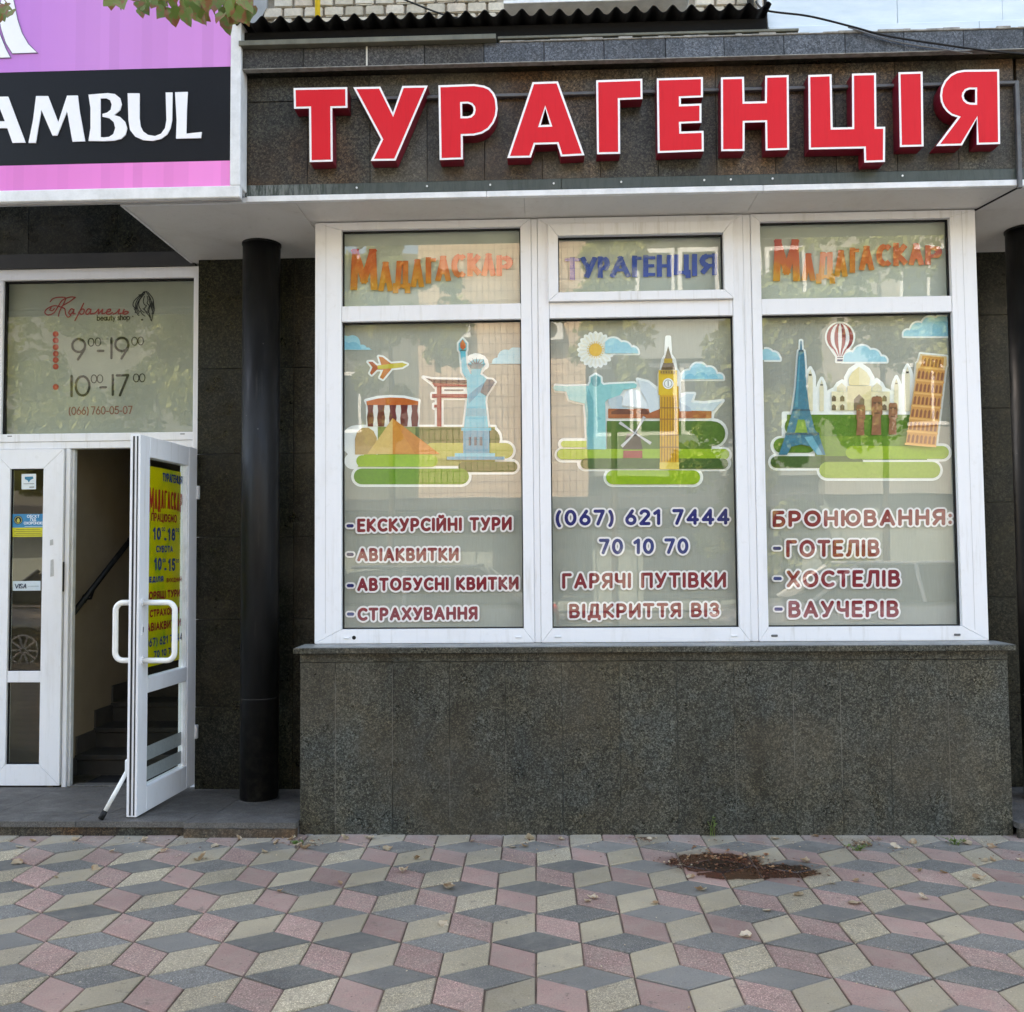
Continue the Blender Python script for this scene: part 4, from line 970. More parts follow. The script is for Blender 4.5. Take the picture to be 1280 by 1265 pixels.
A_sh = [
 ('cloud', [S1(BLU, cl1), S1(BLU2, cloud(95, 265, 258, 210, [(130, 262, 50), (190, 262, 45)]))]), ('cloud', [S1(BLU, cl2)]),
 ('airplane', [S1(c(205, 120, 45), plane), S1(c(205, 190, 55), [(330, 352), (405, 342), (470, 336), (498, 345), (470, 362), (405, 368), (330, 372)]), S1(c(185, 85, 50), [(275, 330), (300, 330), (325, 352), (325, 375), (295, 405), (285, 395), (300, 362)])]),
 ('hills', [S1(c(140, 150, 75), rect(330, 702, 1000, 925)), S1(G3, capsule(860, 960, 772, 68)), S1(G3, rect(545, 704, 960, 800)), S1(c(170, 175, 80), capsule(640, 1060, 838, 44)), S1(G3, capsule(820, 1098, 930, 30)), S1(G1, capsule(240, 640, 897, 33)), S1(G4, capsule(238, 806, 985, 45)), S1(c(195, 160, 105), [(200, 860), (200, 770), (212, 730), (240, 708), (275, 706), (305, 725), (325, 765), (320, 860)])]),
 ('striped_arena', [S1(c(235, 230, 225), [(275, 560), (556, 560), (556, 700), (275, 700)])]+[S1(c(105, 15, 25), [(x-4, 575), (x+w+4, 575), (x+w, 610), (x+w+6, 650), (x+w+1, 700), (x-1, 700), (x-6, 650), (x, 610)]) for x, w in ((274, 28), (332, 34), (400, 32), (464, 34), (526, 30))]+[S1(c(200, 95, 20), [(264, 556), (330, 540), (400, 534), (480, 537), (562, 556), (560, 577), (268, 577)])]),
 ('pyramid', [S1(c(228, 192, 120), [(415, 652), (270, 858), (415, 858)]), S1(c(215, 140, 50), [(415, 652), (415, 858), (560, 858), (545, 770)]), S1(c(205, 125, 40), [(415, 652), (545, 858), (686, 858)]), S1(c(150, 185, 20), [(252, 860), (415, 860), (415, 930), (215, 930)]), S1(c(140, 185, 30), [(415, 860), (640, 860), (665, 895), (640, 930), (415, 930)])]),
 ('temple_gate', [S1(c(140, 15, 40), [(640, 450), (840, 460), (840, 472), (655, 472)]), S1(c(15, 15, 45), [(600, 420), (640, 430), (840, 434), (840, 455), (650, 452)]), S1(c(140, 15, 40), rect(640, 514, 842, 536)), S1(c(140, 12, 38), rect(668, 470, 694, 700)), S1(c(140, 12, 38), rect(652, 575, 668, 592)), S1(c(80, 80, 80), rect(710, 488, 820, 495))]),
 ('torch_statue', [S1(TE, circ(892, 385, 28)), S1(TE2, rect(725, 872, 1055, 890)), S1(TE, rect(770, 852, 1000, 872)), S1(TE2, rect(818, 710, 968, 852)), S1(TE, rect(808, 706, 978, 724)), S1(TE, statue), S1(TE2, [(845, 520), (948, 440), (948, 470), (850, 570)]), S1(c(85, 170, 190), [(838, 595), (950, 598), (955, 640), (832, 640)])]+rays+[S1(TE3, rect(850, 760, 864, 808)), S1(TE3, rect(881, 760, 896, 808)), S1(TE3, rect(912, 760, 927, 808)), S1(TE3, tab), S1(c(200, 90, 45), [(802, 250), (800, 225), (815, 202), (832, 228), (832, 250), (817, 262)]), S1(c(60, 90, 90), rect(800, 262, 834, 268)), S1(c(60, 120, 135), [(842, 345), (940, 342), (918, 370), (866, 370)])]),
]
picture((427.5, 652.5), (400, 380), A_out, A_sh, 'colourful cut-out picture with plane, pyramid and torch statue in the left window')
# --- middle picture
tB = (670, 380)
cb1 = cloud(395, 585, 282, 195, [(440, 250, 55), (500, 262, 45), (555, 275, 28)])
cb2 = cloud(832, 1070, 430, 340, [(870, 415, 36), (930, 385, 48), (990, 400, 40), (1045, 425, 26)])
sunp = [(340+(96 if k % 2 == 0 else 80)*math.cos(k*math.pi/20), 262+(96 if k % 2 == 0 else 80)*math.sin(k*math.pi/20)) for k in range(40)]
christ = [(95, 478), (110, 465), (165, 470), (300, 468), (312, 445), (312, 420), (340, 402), (370, 420), (372, 450), (385, 462), (420, 458), (560, 452), (578, 462), (570, 480), (500, 490), (480, 520), (410, 545), (395, 560), (398, 700), (400, 830), (290, 830), (285, 650), (278, 570), (190, 548), (172, 500), (110, 495)]
shells = [(410, 560), (430, 490), (495, 530), (520, 492), (550, 480), (600, 500), (580, 430), (640, 445), (700, 490), (830, 520), (860, 512), (905, 512), (890, 560), (960, 565), (1068, 552), (1010, 622), (1005, 655), (410, 655)]
tower = [(705, 945), (705, 400), (718, 370), (725, 320), (742, 290), (748, 190), (762, 190), (768, 290), (790, 320), (798, 370), (818, 400), (818, 945)]
mill = [(495, 880), (495, 830), (520, 740), (590, 740), (610, 830), (610, 880)]
bl = [[(450, 640), (470, 650), (560, 730), (600, 625), (612, 632), (575, 735), (625, 765), (618, 778), (560, 748), (500, 810), (490, 800), (545, 740)]]
Bh = [rect(400, 665, 1010, 940), capsule(900, 1012, 738, 75), capsule(150, 1075, 862, 34), capsule(160, 300, 800, 24), capsule(280, 1070, 910, 35), capsule(440, 900, 990, 45)]
B_out = Bh+[cb1, cb2, sunp, christ, shells, tower, mill]+bl
GD = c(220, 165, 20)
petals = [S1(c(240, 238, 225), [(340+38*math.cos(a-.10), 262+38*math.sin(a-.10)), (340+88*math.cos(a-.07), 262+88*math.sin(a-.07)), (340+94*math.cos(a), 262+94*math.sin(a)), (340+88*math.cos(a+.07), 262+88*math.sin(a+.07)), (340+38*math.cos(a+.10), 262+38*math.sin(a+.10))]) for a in [k*math.pi/10 for k in range(20)]]
B_sh = [
 ('sun', [S1(c(240, 210, 130), circ(340, 262, 50))]+petals+[S1(c(240, 190, 80), circ(340, 262, 36))]), ('cloud', [S1(BLU, cb1)]), ('cloud', [S1(BLU, cb2), S1(BLU2, cloud(840, 1060, 427, 380, [(880, 430, 32), (945, 430, 40), (1010, 430, 30)]))]),
 ('hills', [S1(c(70, 110, 20), rect(405, 668, 1005, 830)), S1(c(70, 110, 20), capsule(900, 1012, 740, 70)), S1(c(165, 195, 70), capsule(160, 300, 800, 18)), S1(G1, capsule(150, 1075, 858, 30)), S1(G3, capsule(284, 1068, 912, 30)), S1(G1, capsule(440, 898, 990, 40))]),
 ('shell_roofs', [S1(c(175, 95, 45), rect(412, 598, 1003, 652)), S1(c(110, 55, 30), [(430, 615), (500, 590), (560, 620), (560, 630), (430, 630)]), S1(c(110, 55, 30), [(580, 612), (620, 595), (650, 620), (640, 630), (590, 628)]), S1(c(215, 225, 230), [(580, 432), (640, 447), (690, 490), (706, 540), (706, 600), (650, 622), (625, 540), (600, 500)]), S1(c(232, 238, 240), [(490, 580), (500, 530), (520, 495), (550, 482), (600, 510), (630, 560), (642, 600), (560, 590)]), S1(c(190, 205, 212), [(410, 562), (432, 492), (495, 530), (490, 585), (560, 600), (430, 598)]), S1(c(205, 220, 226), [(820, 540), (860, 515), (903, 514), (885, 560), (960, 570), (1064, 556), (1010, 612), (900, 610), (820, 605)]), S1(c(180, 196, 205), [(820, 560), (880, 590), (890, 612), (820, 612)])]),
 ('arms_wide_statue', [S1(c(140, 205, 205), christ), S1(c(110, 180, 185), [(300, 480), (330, 560), (330, 828), (292, 828), (287, 650), (282, 560)]), S1(c(120, 190, 195), [(345, 640), (375, 655), (345, 668)]), S1(c(95, 165, 170), circ(341, 440, 26, ry=32))]),
 ('windmill', [S1(c(70, 55, 45), mill[1:5]), S1(c(165, 50, 45), [(497, 880), (500, 838), (607, 838), (608, 880)]), S1(c(90, 90, 85), [(548, 745), (585, 745), (570, 715), (560, 715)])]+[S1(c(205, 205, 205), [(566+a*math.cos(q)-b*math.sin(q), 738+a*math.sin(q)+b*math.cos(q)) for a, b in ((0, -3), (108, -9), (108, 9), (0, 3))]) for q in (math.radians(215), math.radians(300), math.radians(33), math.radians(135))]),
 ('clock_tower', [S1(GD, rect(708, 470, 815, 943)), S1(c(232, 190, 25), rect(700, 378, 806, 520)), S1(c(230, 200, 90), rect(706, 905, 817, 945))]+[S1(c(165, 115, 35), rect(716+k*16, 530, 721+k*16, 900)) for k in range(6)]+[S1(c(160, 110, 40), rect(708, y, 815, y+6)) for y in (590, 655, 745, 815)]+[S1(c(100, 75, 35), [(714, 376), (728, 335), (784, 335), (796, 376)]), S1(c(200, 165, 60), rect(732, 312, 780, 337)), S1(c(95, 75, 35), [(736, 312), (755, 240), (776, 312)]), S1(WH, circ(755, 455, 31)), S1(c(120, 110, 90), circ(755, 455, 23)), S1(WH, circ(755, 455, 20)), S1(c(60, 60, 60), rect(753, 438, 757, 470)), S1(c(190, 155, 60), rect(716, 380, 794, 400))]+[S1(c(120, 90, 35), rect(712+k*15, 383, 718+k*15, 396)) for k in range(6)]),
]
picture((692, 918), tB, B_out, B_sh, 'colourful cut-out picture with clock tower and wide armed statue in the middle window')
# --- right picture
tC = (940, 380)
ca = cloud(40, 160, 320, 255, [(80, 300, 44), (120, 310, 36), (145, 315, 16)]); cb = cloud(515, 770, 330, 238, [(560, 310, 36), (630, 290, 52), (690, 305, 44), (745, 325, 26)]); cc = cloud(866, 1132, 184, 72, [(890, 175, 26), (950, 150, 44), (1020, 125, 52), (1090, 120, 55)])
ball = [(503+76*math.cos(math.radians(a)), 190+80*math.sin(math.radians(a))) for a in range(150, 391, 10)]+[(520, 300), (522, 328), (484, 328), (486, 300)]
eif = [(277, 210), (283, 210), (286, 262), (296, 268), (300, 300), (312, 480), (328, 600), (360, 720), (380, 740), (420, 862), (372, 862), (335, 815), (280, 802), (225, 815), (200, 862), (152, 862), (195, 740), (232, 600), (250, 480), (262, 300), (266, 268), (274, 262)]
def minaret(x, y0, y1, w): return [(x-w, y1), (x-w, y0+50), (x-w*.7, y0+28), (x, y0), (x+w*.7, y0+28), (x+w, y0+50), (x+w, y1)]
taj = [(440, 612), (440, 500), (470, 485), (490, 455), (515, 440), (535, 455), (535, 420), (560, 375), (612, 340), (665, 375), (690, 420), (690, 455), (712, 432), (740, 455), (755, 485), (788, 500), (790, 612)]
pisa = [(962, 285), (1112, 300), (1112, 350), (1106, 360), (1052, 812), (878, 800), (930, 440), (940, 340), (950, 330)]
Ch = [rect(180, 625, 1000, 890), capsule(240, 300, 700, 62), capsule(160, 300, 810, 45), capsule(140, 600, 903, 38), capsule(570, 1090, 848, 42), capsule(430, 1030, 950, 50)]
C_out = Ch+[cc, cb, ball, eif, taj, pisa, minaret(333, 365, 620, 22), minaret(398, 425, 620, 20), minaret(825, 415, 620, 20), minaret(888, 350, 620, 22), ca]
CR = c(232, 222, 190)
stripes = []
for k in range(-3, 4):
    if k % 2 == 0: continue
    w = 76
    f0, f1 = (k-.5)/3.5, (k+.5)/3.5
    lft = [(503+w*f0*math.cos(math.radians(b)), 190-80*math.sin(math.radians(b))*1.0) for b in range(80, -61, -10)]; rgt = [(503+w*f1*math.cos(math.radians(b)), 190-80*math.sin(math.radians(b))) for b in range(-60, 81, 10)]
    stripes.append(S1(c(150, 40, 55), lft+[(503+14*f0, 298), (503+14*f1, 298)]+rgt))
ti = math.radians(7)
PI_ = []
def pz(u, v):   # tilted tower: u 0..1 across, v 0..1 down
    x0 = 962-(84)*v; y0 = 290+510*v; return (x0+(1112-962+20*v)*u*math.cos(.09), y0+150*u*.09)
for r in range(7):
    v0 = r/7+.012; v1 = (r+1)/7-.02; m0 = .08 if r == 0 else 0
    PI_.append(S1(c(215, 150, 70), [pz(0+m0, v0-.005), pz(1-m0, v0-.005), pz(1-m0, v1+.012), pz(0+m0, v1+.012)])); 
    for q in range(7):
        if r == 0 and q in (0, 6): continue
        a, b = q/7+.03, (q+1)/7-.03; PI_.append(S1(c(150, 85, 40), [pz(a, v1-.002), pz(a, v0+.035), pz((a+b)/2, v0+.015), pz(b, v0+.035), pz(b, v1-.002)]))
    PI_.append(S1(c(235, 180, 100), [pz(-.03+m0, v1+.008), pz(1.03-m0, v1+.008), pz(1.03-m0, v1+.03), pz(-.03+m0, v1+.03)]))
def moai(x, y, w, h):
    return [S1(c(150, 95, 65), [(x-w, y+h), (x-w*.8, y+h*.5), (x-w, y+h*.45), (x-w*.95, y+10), (x-w*.7, y), (x+w*.7, y), (x+w*.95, y+10), (x+w, y+h*.45), (x+w*.7, y+h*.5), (x+w*.75, y+h)]), S1(c(95, 55, 40), [(x-w*.7, y+h*.14), (x+w*.7, y+h*.14), (x+w*.6, y+h*.2), (x-w*.6, y+h*.2)]), S1(c(180, 125, 90), [(x-5, y+h*.16), (x+5, y+h*.16), (x+9, y+h*.34), (x-9, y+h*.34)]), S1(c(100, 60, 42), rect(x-w*.5, y+h*.42, x+w*.5, y+h*.45))]
C_sh = [
 ('cloud', [S1(BLU, ca)]), ('cloud', [S1(BLU, cb)]), ('cloud', [S1(BLU, cc), S1(BLU2, cloud(1020, 1130, 182, 100, [(1080, 140, 50), (1120, 150, 40)]))]),
 ('balloon', [S1(c(240, 236, 236), ball)]+stripes+[S1(c(60, 40, 60), rect(486, 303, 520, 308)), S1(c(50, 60, 95), rect(487, 316, 519, 327))]),
 ('hills', [S1(G2, rect(200, 632, 1000, 760)), S1(G2, capsule(245, 320, 700, 58)), S1(G2, capsule(165, 320, 808, 42)), S1(c(95, 140, 15), rect(360, 755, 1000, 890)), S1(G3, capsule(140, 600, 903, 34)), S1(c(150, 175, 60), capsule(430, 1030, 948, 46)), S1(G1, capsule(572, 1088, 848, 37))]),
 ('minaret', [S1(CR, minaret(333, 372, 612, 14)), S1(c(70, 65, 55), rect(325, 400, 341, 410))]), ('minaret', [S1(CR, minaret(398, 432, 612, 12)), S1(c(90, 85, 75), rect(390, 458, 406, 466))]), ('minaret', [S1(CR, minaret(825, 425, 612, 12)), S1(c(120, 110, 90), rect(818, 450, 832, 458))]), ('minaret', [S1(CR, minaret(888, 358, 612, 14)), S1(c(70, 65, 55), rect(880, 385, 896, 396))]),
 ('domed_palace', [S1(CR, [(455, 608), (455, 500), (787, 500), (787, 608)]), S1(c(225, 210, 165), [(545, 608), (545, 468), (682, 468), (682, 608)]), S1(c(222, 208, 150), [(556, 465), (552, 425), (572, 390), (612, 358), (655, 390), (675, 425), (670, 465)]), S1(c(232, 222, 180), [(612, 358), (655, 390), (675, 425), (670, 465), (612, 465)]), S1(CR, [(485, 498), (485, 475), (512, 450), (538, 475), (538, 498)]), S1(CR, [(688, 498), (688, 475), (714, 448), (742, 475), (742, 498)]), S1(c(125, 105, 85), [(582, 608), (582, 545), (612, 515), (642, 545), (642, 608)])]+[S1(c(110, 90, 70), [(x-12, y+34), (x-12, y+10), (x, y), (x+12, y+10), (x+12, y+34)]) for x in (468, 516, 714, 757) for y in (522, 572)]),
 ('stone_head', moai(622, 575, 26, 175)), ('stone_head', moai(714, 528, 32, 220)), ('stone_head', moai(806, 565, 26, 180)),
 ('lattice_tower', [S1(c(40, 120, 145), eif[:], []), S1(c(25, 85, 110), [(232, 600), (328, 600), (334, 612), (228, 612)]), S1(c(25, 85, 110), [(192, 735), (382, 735), (386, 750), (188, 750)]), S1(c(95, 170, 190), [(300, 760), (345, 755), (405, 862), (372, 862), (335, 815)]), S1(c(125, 165, 60), [(245, 735), (262, 660), (300, 660), (318, 735)]), S1(c(20, 75, 100), rect(268, 262, 294, 274)), S1(c(70, 150, 170), [(268, 300), (276, 300), (262, 590), (245, 590)])]),
 ('leaning_tower', [S1(c(232, 200, 150), pisa)]+PI_),
]
picture((955, 1196), tC, C_out, C_sh, 'colourful cut-out picture with balloon, lattice tower and leaning tower in the right window')

# --- lettering in the panes
RED, NAVY = c(135, 5, 32), c(15, 22, 110)
PKW = L(250, 242, 242)
def wt(label, rows, nm='window_lettering'):
    e = empty(nm, PD.at(rows[0][1], rows[0][3]), label, 'window lettering')
    for (text, x0, x1, yl, yr, cap, col, w) in rows:
        if text == '•':
            lettering('bullet', PD, e, [[(x0+1.6, yl), (x1-1.6, yl)]], 4.2, col, 2.1, PKW, .45, .0); continue
        lettering('text_line', PD, e, lay(text, x0+w/2, x1-w/2, yl-w/2, yr-w/2, cap-w, .42, .6), w, col, 2.3, PKW, .38, .0)
    return e
wt('crimson list of tours and tickets lettered in white outline on the left window', [
 ('ЕКСКУРСІЙНІ ТУРИ', 446.4, 639.8, 665.2, 662.9, 17, RED, 3.9), ('АВІАКВИТКИ', 446.4, 573.4, 701.8, 701.2, 16.8, RED, 3.9),
 ('АВТОБУСНІ КВИТКИ', 446.4, 648.3, 739, 737.2, 16.6, RED, 3.9), ('СТРАХУВАННЯ', 446.8, 597, 776.2, 774.6, 16.6, RED, 3.9),
 ('•', 433.6, 441.6, 657.3, 0, 0, NAVY, 0), ('•', 433.8, 441.8, 693, 0, 0, c(60, 30, 90), 0), ('•', 434, 442, 732, 0, 0, NAVY, 0), ('•', 434.2, 442.2, 767.6, 0, 0, c(60, 75, 130), 0)])
wt('navy phone numbers and crimson offers lettered in white outline on the middle window', [
 ('(067) 621 7444', 694.5, 912, 657.2, 655.8, 20, NAVY, 4.2), ('70 10 70', 748.6, 860.6, 693, 692.3, 19.6, c(45, 55, 120), 4.1),
 ('ГАРЯЧІ ПУТІВКИ', 702.6, 907.6, 736, 734.5, 19.6, RED, 4.1), ('ВІДКРИТТЯ ВІЗ', 711.4, 899.6, 773, 771.3, 18.4, RED, 4.1)])
wt('crimson booking list lettered in white outline on the right window', [
 ('БРОНЮВАННЯ:', 965.6, 1190, 659, 656.6, 20.6, RED, 4.7), ('ГОТЕЛІВ', 982.6, 1099.6, 696.6, 695.8, 21.6, RED, 4.6),
 ('ХОСТЕЛІВ', 983.4, 1125.4, 734.4, 733.6, 21.4, RED, 4.6), ('ВАУЧЕРІВ', 985.4, 1123.6, 772.2, 771.6, 21.2, RED, 4.6),
 ('•', 966.6, 976, 685.4, 0, 0, NAVY, 0), ('•', 967.2, 976.8, 723.2, 0, 0, c(50, 65, 130), 0), ('•', 968.4, 978, 761.4, 0, 0, NAVY, 0)])

# --- transom names: fat uneven capitals, warped
def mat_fire(name, x0, x1, seed):
    g = N(name); x, y, z = g.sep(); n = g.noise(9, 3)
    t = g.math('ADD', g.math('MULTIPLY', g.math('SUBTRACT', z, 3.05), 3.6), g.math('MULTIPLY', g.math('SUBTRACT', n, .5), .8))
    cc = g.ramp(t, [(0, L(205, 140, 20)), (.35, L(205, 100, 20)), (.8, L(195, 60, 30))])
    h = g.ramp(g.math('DIVIDE', g.math('SUBTRACT', x, x0), x1-x0), [(0, 0.), (.1, 0.), (.5, 0.), (1, .7)])
    return g.set(g.mix(h, cc, L(215, 105, 95)), .5)
def fat(text, segs, w, label, mat, win, capref=1.):
    """segs: per letter (x0, x1, ytop, ybottom)"""
    mid = segs[len(segs)//2]; e = empty('transom_lettering', PD.at((segs[0][0]+segs[-1][1])/2, mid[3]), label, 'window lettering')
    w0 = w
    for ch, (x0, x1, yt, yb) in zip(text, segs):
        x0 -= 1; x1 += 1; w = w0*(1.25 if x1-x0 > 28 else 1)
        adv, pl = GL[ch]; hw = w/2; a = max(adv, .01)
        lo = -.2 if ch in 'ДЦ' else 0
        polys = [[(x0+hw+(x1-x0-w)*(u/a), yb-hw-(v-lo)/(1-lo)*(yb-yt-w)) for u, v in q] for q in pl]
        lettering('letter', PD, e, polys, w, (.5, .2, .1), None, res=.4, mat=mat, lift=0, clip=(yt, yb))
    return e
m_f1 = mat_fire('fire_print', P(440, 330, 5.46).x, P(640, 330, 5.46).x, 1); m_f2 = mat_fire('fire_print', P(967, 330, 5.46).x, P(1176, 330, 5.46).x, 2)
fat('МАДАГАСКАР', [(439, 471, 311, 362.5), (474, 490, 327, 364), (492, 512, 326, 366.5), (514.5, 529, 324, 359), (533, 544, 321.5, 354.5), (545.5, 562.5, 319.5, 351.5), (565.5, 581.5, 317, 347.5), (585, 601.5, 316.5, 345.5), (603, 618.5, 316.5, 345), (621.5, 639.5, 319, 345)], 7.0, 'faded orange agency name in uneven capitals on the left transom pane', m_f1, None)
fat('МАДАГАСКАР', [(967.4, 999, 299, 351.5), (1003, 1018, 316.5, 351), (1021, 1043, 315, 354.5), (1044, 1058.5, 312.5, 346), (1063, 1073, 309.5, 341), (1075, 1091.5, 307, 338), (1096.5, 1113.5, 304.5, 333.5), (1117.5, 1134.5, 303.5, 332.5), (1137, 1153.5, 303.8, 331.5), (1157.5, 1176, 306.5, 331)], 7.0, 'faded orange agency name in uneven capitals on the right transom pane', m_f2, None)
m_blue = flat(L(20, 70, 165), .5)
PD2 = fplane(YD-.012)
fat('ТУРАГЕНЦІЯ', [(707, 724, 321.5, 350), (727, 745, 321, 348), (748, 761, 320.5, 347.5), (764, 787, 320, 346.8), (791, 801, 319.5, 346.5), (805, 818, 319, 346.2), (822, 839, 318.5, 346), (843, 862, 318, 347.5), (866, 871.5, 317.5, 345), (876, 895.5, 316.8, 344)], 6.4, 'faded blue word in capitals on the middle transom sash pane', m_blue, None)

# ================================================================== entrance: fixed leaf, transom light, open door, stairwell
YD0 = 6.10
ent = empty('entrance_surround', (-2.9, YD0, .04), 'white plastic entrance frame with a frosted salon transom over the doorway', 'door frame')
def eb(n, x0, x1, z0, z1, y0=YD0, y1=YD0+.07, m=None, bev=.003): return box(n, x0, x1, y0, y1, z0, z1, m or m_pvc, ent, bev)
eb('top_rail', -6.0, -2.226, 3.318, 3.391); eb('middle_rail', -6.0, -2.226, 2.252, 2.304); eb('middle_rail', -6, -2.226, 2.206, 2.251, YD0+.006)
eb('jamb', -3.113, -3.083, .03, 2.205, YD0+.004); eb('jamb', -3.0825, -3.069, .03, 2.205, YD0+.03, YD0+.07, m_strip)
eb('jamb', -2.278, -2.226, .03, 3.317, YD0-.003); eb('mullion', -3.62, -3.545, 2.305, 3.317)
eb('gasket', -3.544, -3.534, 2.305, 3.317, YD0+.02, YD0+.05, m_gasket, 0); eb('gasket', -3.534, -2.279, 3.308, 3.317, YD0+.02, YD0+.05, m_gasket, 0)
eb('threshold', -3.05, -2.2, .025, .045, YD0+.0, YD0+.08, m_gran_step)
for x in (-3.50, -2.36): eb('drain_cap', x, x+.03, 2.288, 2.294, YD0-.001, YD0, flat((.1, .1, .1)), 0)
eb('glass_pane', -3.534, -2.279, 2.305, 3.308, YD0+.03, YD0+.036, m_glass, 0)
m_sfilm = mat_simple('frosted_salon_film', (.29, .31, .26), (.34, .36, .30), 3, .6, .02, (1, 1, .4))
eb('frosted_film', -3.545, -2.24, 2.31, 3.311, YD0+.062, YD0+.066, m_sfilm, 0)
eb('glass_pane', -6, -3.62, 2.323, 3.31, YD0+.03, YD0+.036, m_glass, 0); eb('frosted_film', -6, -3.63, 2.31, 3.311, YD0+.062, YD0+.066, m_sfilm, 0)
# fixed leaves
def leaf_fixed(x0, x1, label, mid=True):
    e = empty('door_leaf', ((x0+x1)/2, YD0, .045), label, 'door')
    og = parent_origin(e); y = YD0-.012
    for z0, z1 in ((.046, 2.203),):
        mb = MB(); st = .122
        frame_ring(mb, x0-og.x, x1-og.x, z0-og.z, z1-og.z, 125e-3, .135, .133, .128, y-og.y, .05); mb.build('frame', m_pvc, e)
    g0, g1 = x0+.125, x1-.135; za, zb2_ = .70, .772
    box('middle_rail', g0+.0005, g1-.0005, y+.003, y+.05, za, zb2_, m_pvc, e, .002)
    for z0, z1 in ((.179, za), (zb2_, 2.075)):
        box('glass_pane', g0, g1, y+.022, y+.028, z0, z1, m_glass2, e)
        m2 = MB(); t = .006
        m2.box(g0-og.x, g0+t-og.x, .004, .02, z0-og.z, z1-og.z).box(g1-t-og.x, g1-og.x, .004, .02, z0-og.z, z1-og.z).box(g0+t-og.x, g1-t-og.x, .004, .02, z1-t-og.z, z1-og.z).box(g0+t-og.x, g1-t-og.x, .004, .02, z0-og.z, z0+t-og.z); m2.build('gasket', m_gasket, e)
    return e
lf = leaf_fixed(-3.595, -3.117, 'narrow fixed white door leaf with card and security stickers')
leaf_fixed(-4.45, -3.605, 'white door leaf cut off by the left edge of the photo')
box('latch_plate', -3.116, -3.110, YD0-.01, YD0+.0, 1.28, 1.47, m_gasket, lf); box('wall_back', 0, 0, 0, 0, 0, 0, m_pvc) if False else None
PL_ = fplane(YD0-.012+.0215)
def card(name, label, quads, cat='sticker'):
    x, y = quads[0][1][0]; e = empty(name, PL_.at(x, y), label, cat); layer = [.0005]
    decal('sheet', PL_, e, [(col, lp, []) for col, lp in quads], layer); return e, layer
def q4(x0, y0, x1, y1): return [(x0, y0+.0), (x1, y0-.3), (x1, y1-.3), (x0, y1)]
e, ly = card('sticker', 'small white video surveillance sticker at the top of the fixed leaf', [(L(215, 222, 222), q4(27, 592.5, 45, 611.8)), (L(30, 120, 150), [(31, 596), (41, 595.6), (42, 598), (38, 600), (36, 603.2), (34.2, 600.2), (31, 599)])])
lettering('text_line', PL_, e, [[(29.5, 604.8), (42.5, 604.6)]], .7, L(120, 120, 120), res=.2, lift=.002); lettering('text_line', PL_, e, [[(37, 608.9), (42.5, 608.8)]], .9, L(60, 60, 60), res=.2, lift=.002)
e, ly = card('sticker', 'blue and yellow security guard sticker on the fixed leaf', [(L(30, 125, 170), q4(15.6, 642.6, 55.2, 659.6)), (L(205, 200, 40), q4(15.6, 659.6, 55.2, 671.2)), (L(20, 30, 35), circ(22.8, 650, 5.4)), (L(190, 190, 120), circ(22.8, 650, 4.6)), (L(25, 35, 40), circ(22.8, 650, 4.0)), (L(190, 180, 70), [(20.8, 652), (21, 649.6), (22.8, 647.2), (24.6, 649.6), (24.8, 652), (22.8, 653.6)])])
for tx, x0, x1, y, cp in (('ОБЄКТ', 34, 49, 647, 3.2), ('ПІД', 38, 45, 651.2, 3), ('ОХОРОНОЮ', 30, 53.5, 655.4, 3)):
    lettering('text_line', PL_, e, lay(tx.replace('Є', 'С'), x0, x1, y, y-.1, cp), .62, L(225, 235, 240), res=.16, lift=.003)
for y, x0, x1 in ((658.2, 31, 53.5), (661.8, 20, 50), (664.2, 18, 52), (666.8, 20, 51), (669, 18, 53)): lettering('text_line', PL_, e, [[(x0, y), (x1, y-.2)]], .55, L(110, 95, 40) if y > 660 else L(200, 220, 230), res=.2, lift=.003)
e, ly = card('sticker', 'white payment card sticker in the middle of the fixed leaf', [(L(196, 208, 212), q4(16, 726.4, 50.6, 738.4))])
lettering('text_line', PL_, e, lay('VISA', 19, 32.4, 735.2, 735, 5, .16), 1.0, L(45, 55, 75), res=.16, lift=.003); lettering('text_line', PL_, e, [[(35.5, 733), (48, 732.8)]], 1.1, L(165, 180, 185), res=.2, lift=.003)
# old tape marks on the stile
PM = fplane(YD0-.0135)
for y0, y1, x in ((675, 681, 64.4), (700, 720, 65)):
    decal('tape_mark', PM, lf, [(L(178, 178, 175), [(x-1.8, y0), (x+1.8, y0-1), (x+2.2, y1), (x-2.2, y1+1)], [])], [.0002])

# salon lettering on the transom film
PSN = fplane(YD0+.0605)
sal = empty('transom_lettering', PSN.at(125, 500), 'salon name and opening hours lettered on the frosted transom above the door', 'window lettering')
cs = lambda pts: [(x/5.818, 360+y/5.818) for x, y in pts]
DK, RD = L(22, 24, 22), L(150, 35, 30)
def sl(polys, w, col, nm='text_line', res=.28, lift=.0): return lettering(nm, PSN, sal, [cs(p) for p in polys], w, col, None, res=res, lift=lift)
def oval(cx, cy, rx, ry, a0=0, a1=360): return arc(cx, cy, rx, ry, a0, a1, 22)
sl([oval(572, 418, 47, 47), [(615, 445), (567, 520)]], 2.9, DK); sl([oval(886, 410, 48, 48), [(930, 435), (884, 512)], [(810, 366), (810, 510)]], 2.9, DK)
sl([[(712, 458), (752, 457)]], 2.9, DK)
sl([[(520, 640), (520, 786)], oval(600, 712, 50, 70)], 3.0, DK); sl([[(730, 723), (770, 722)]], 2.9, DK); sl([[(820, 634), (820, 776)], [(850, 636), (932, 634), (872, 780)]], 3.0, DK)
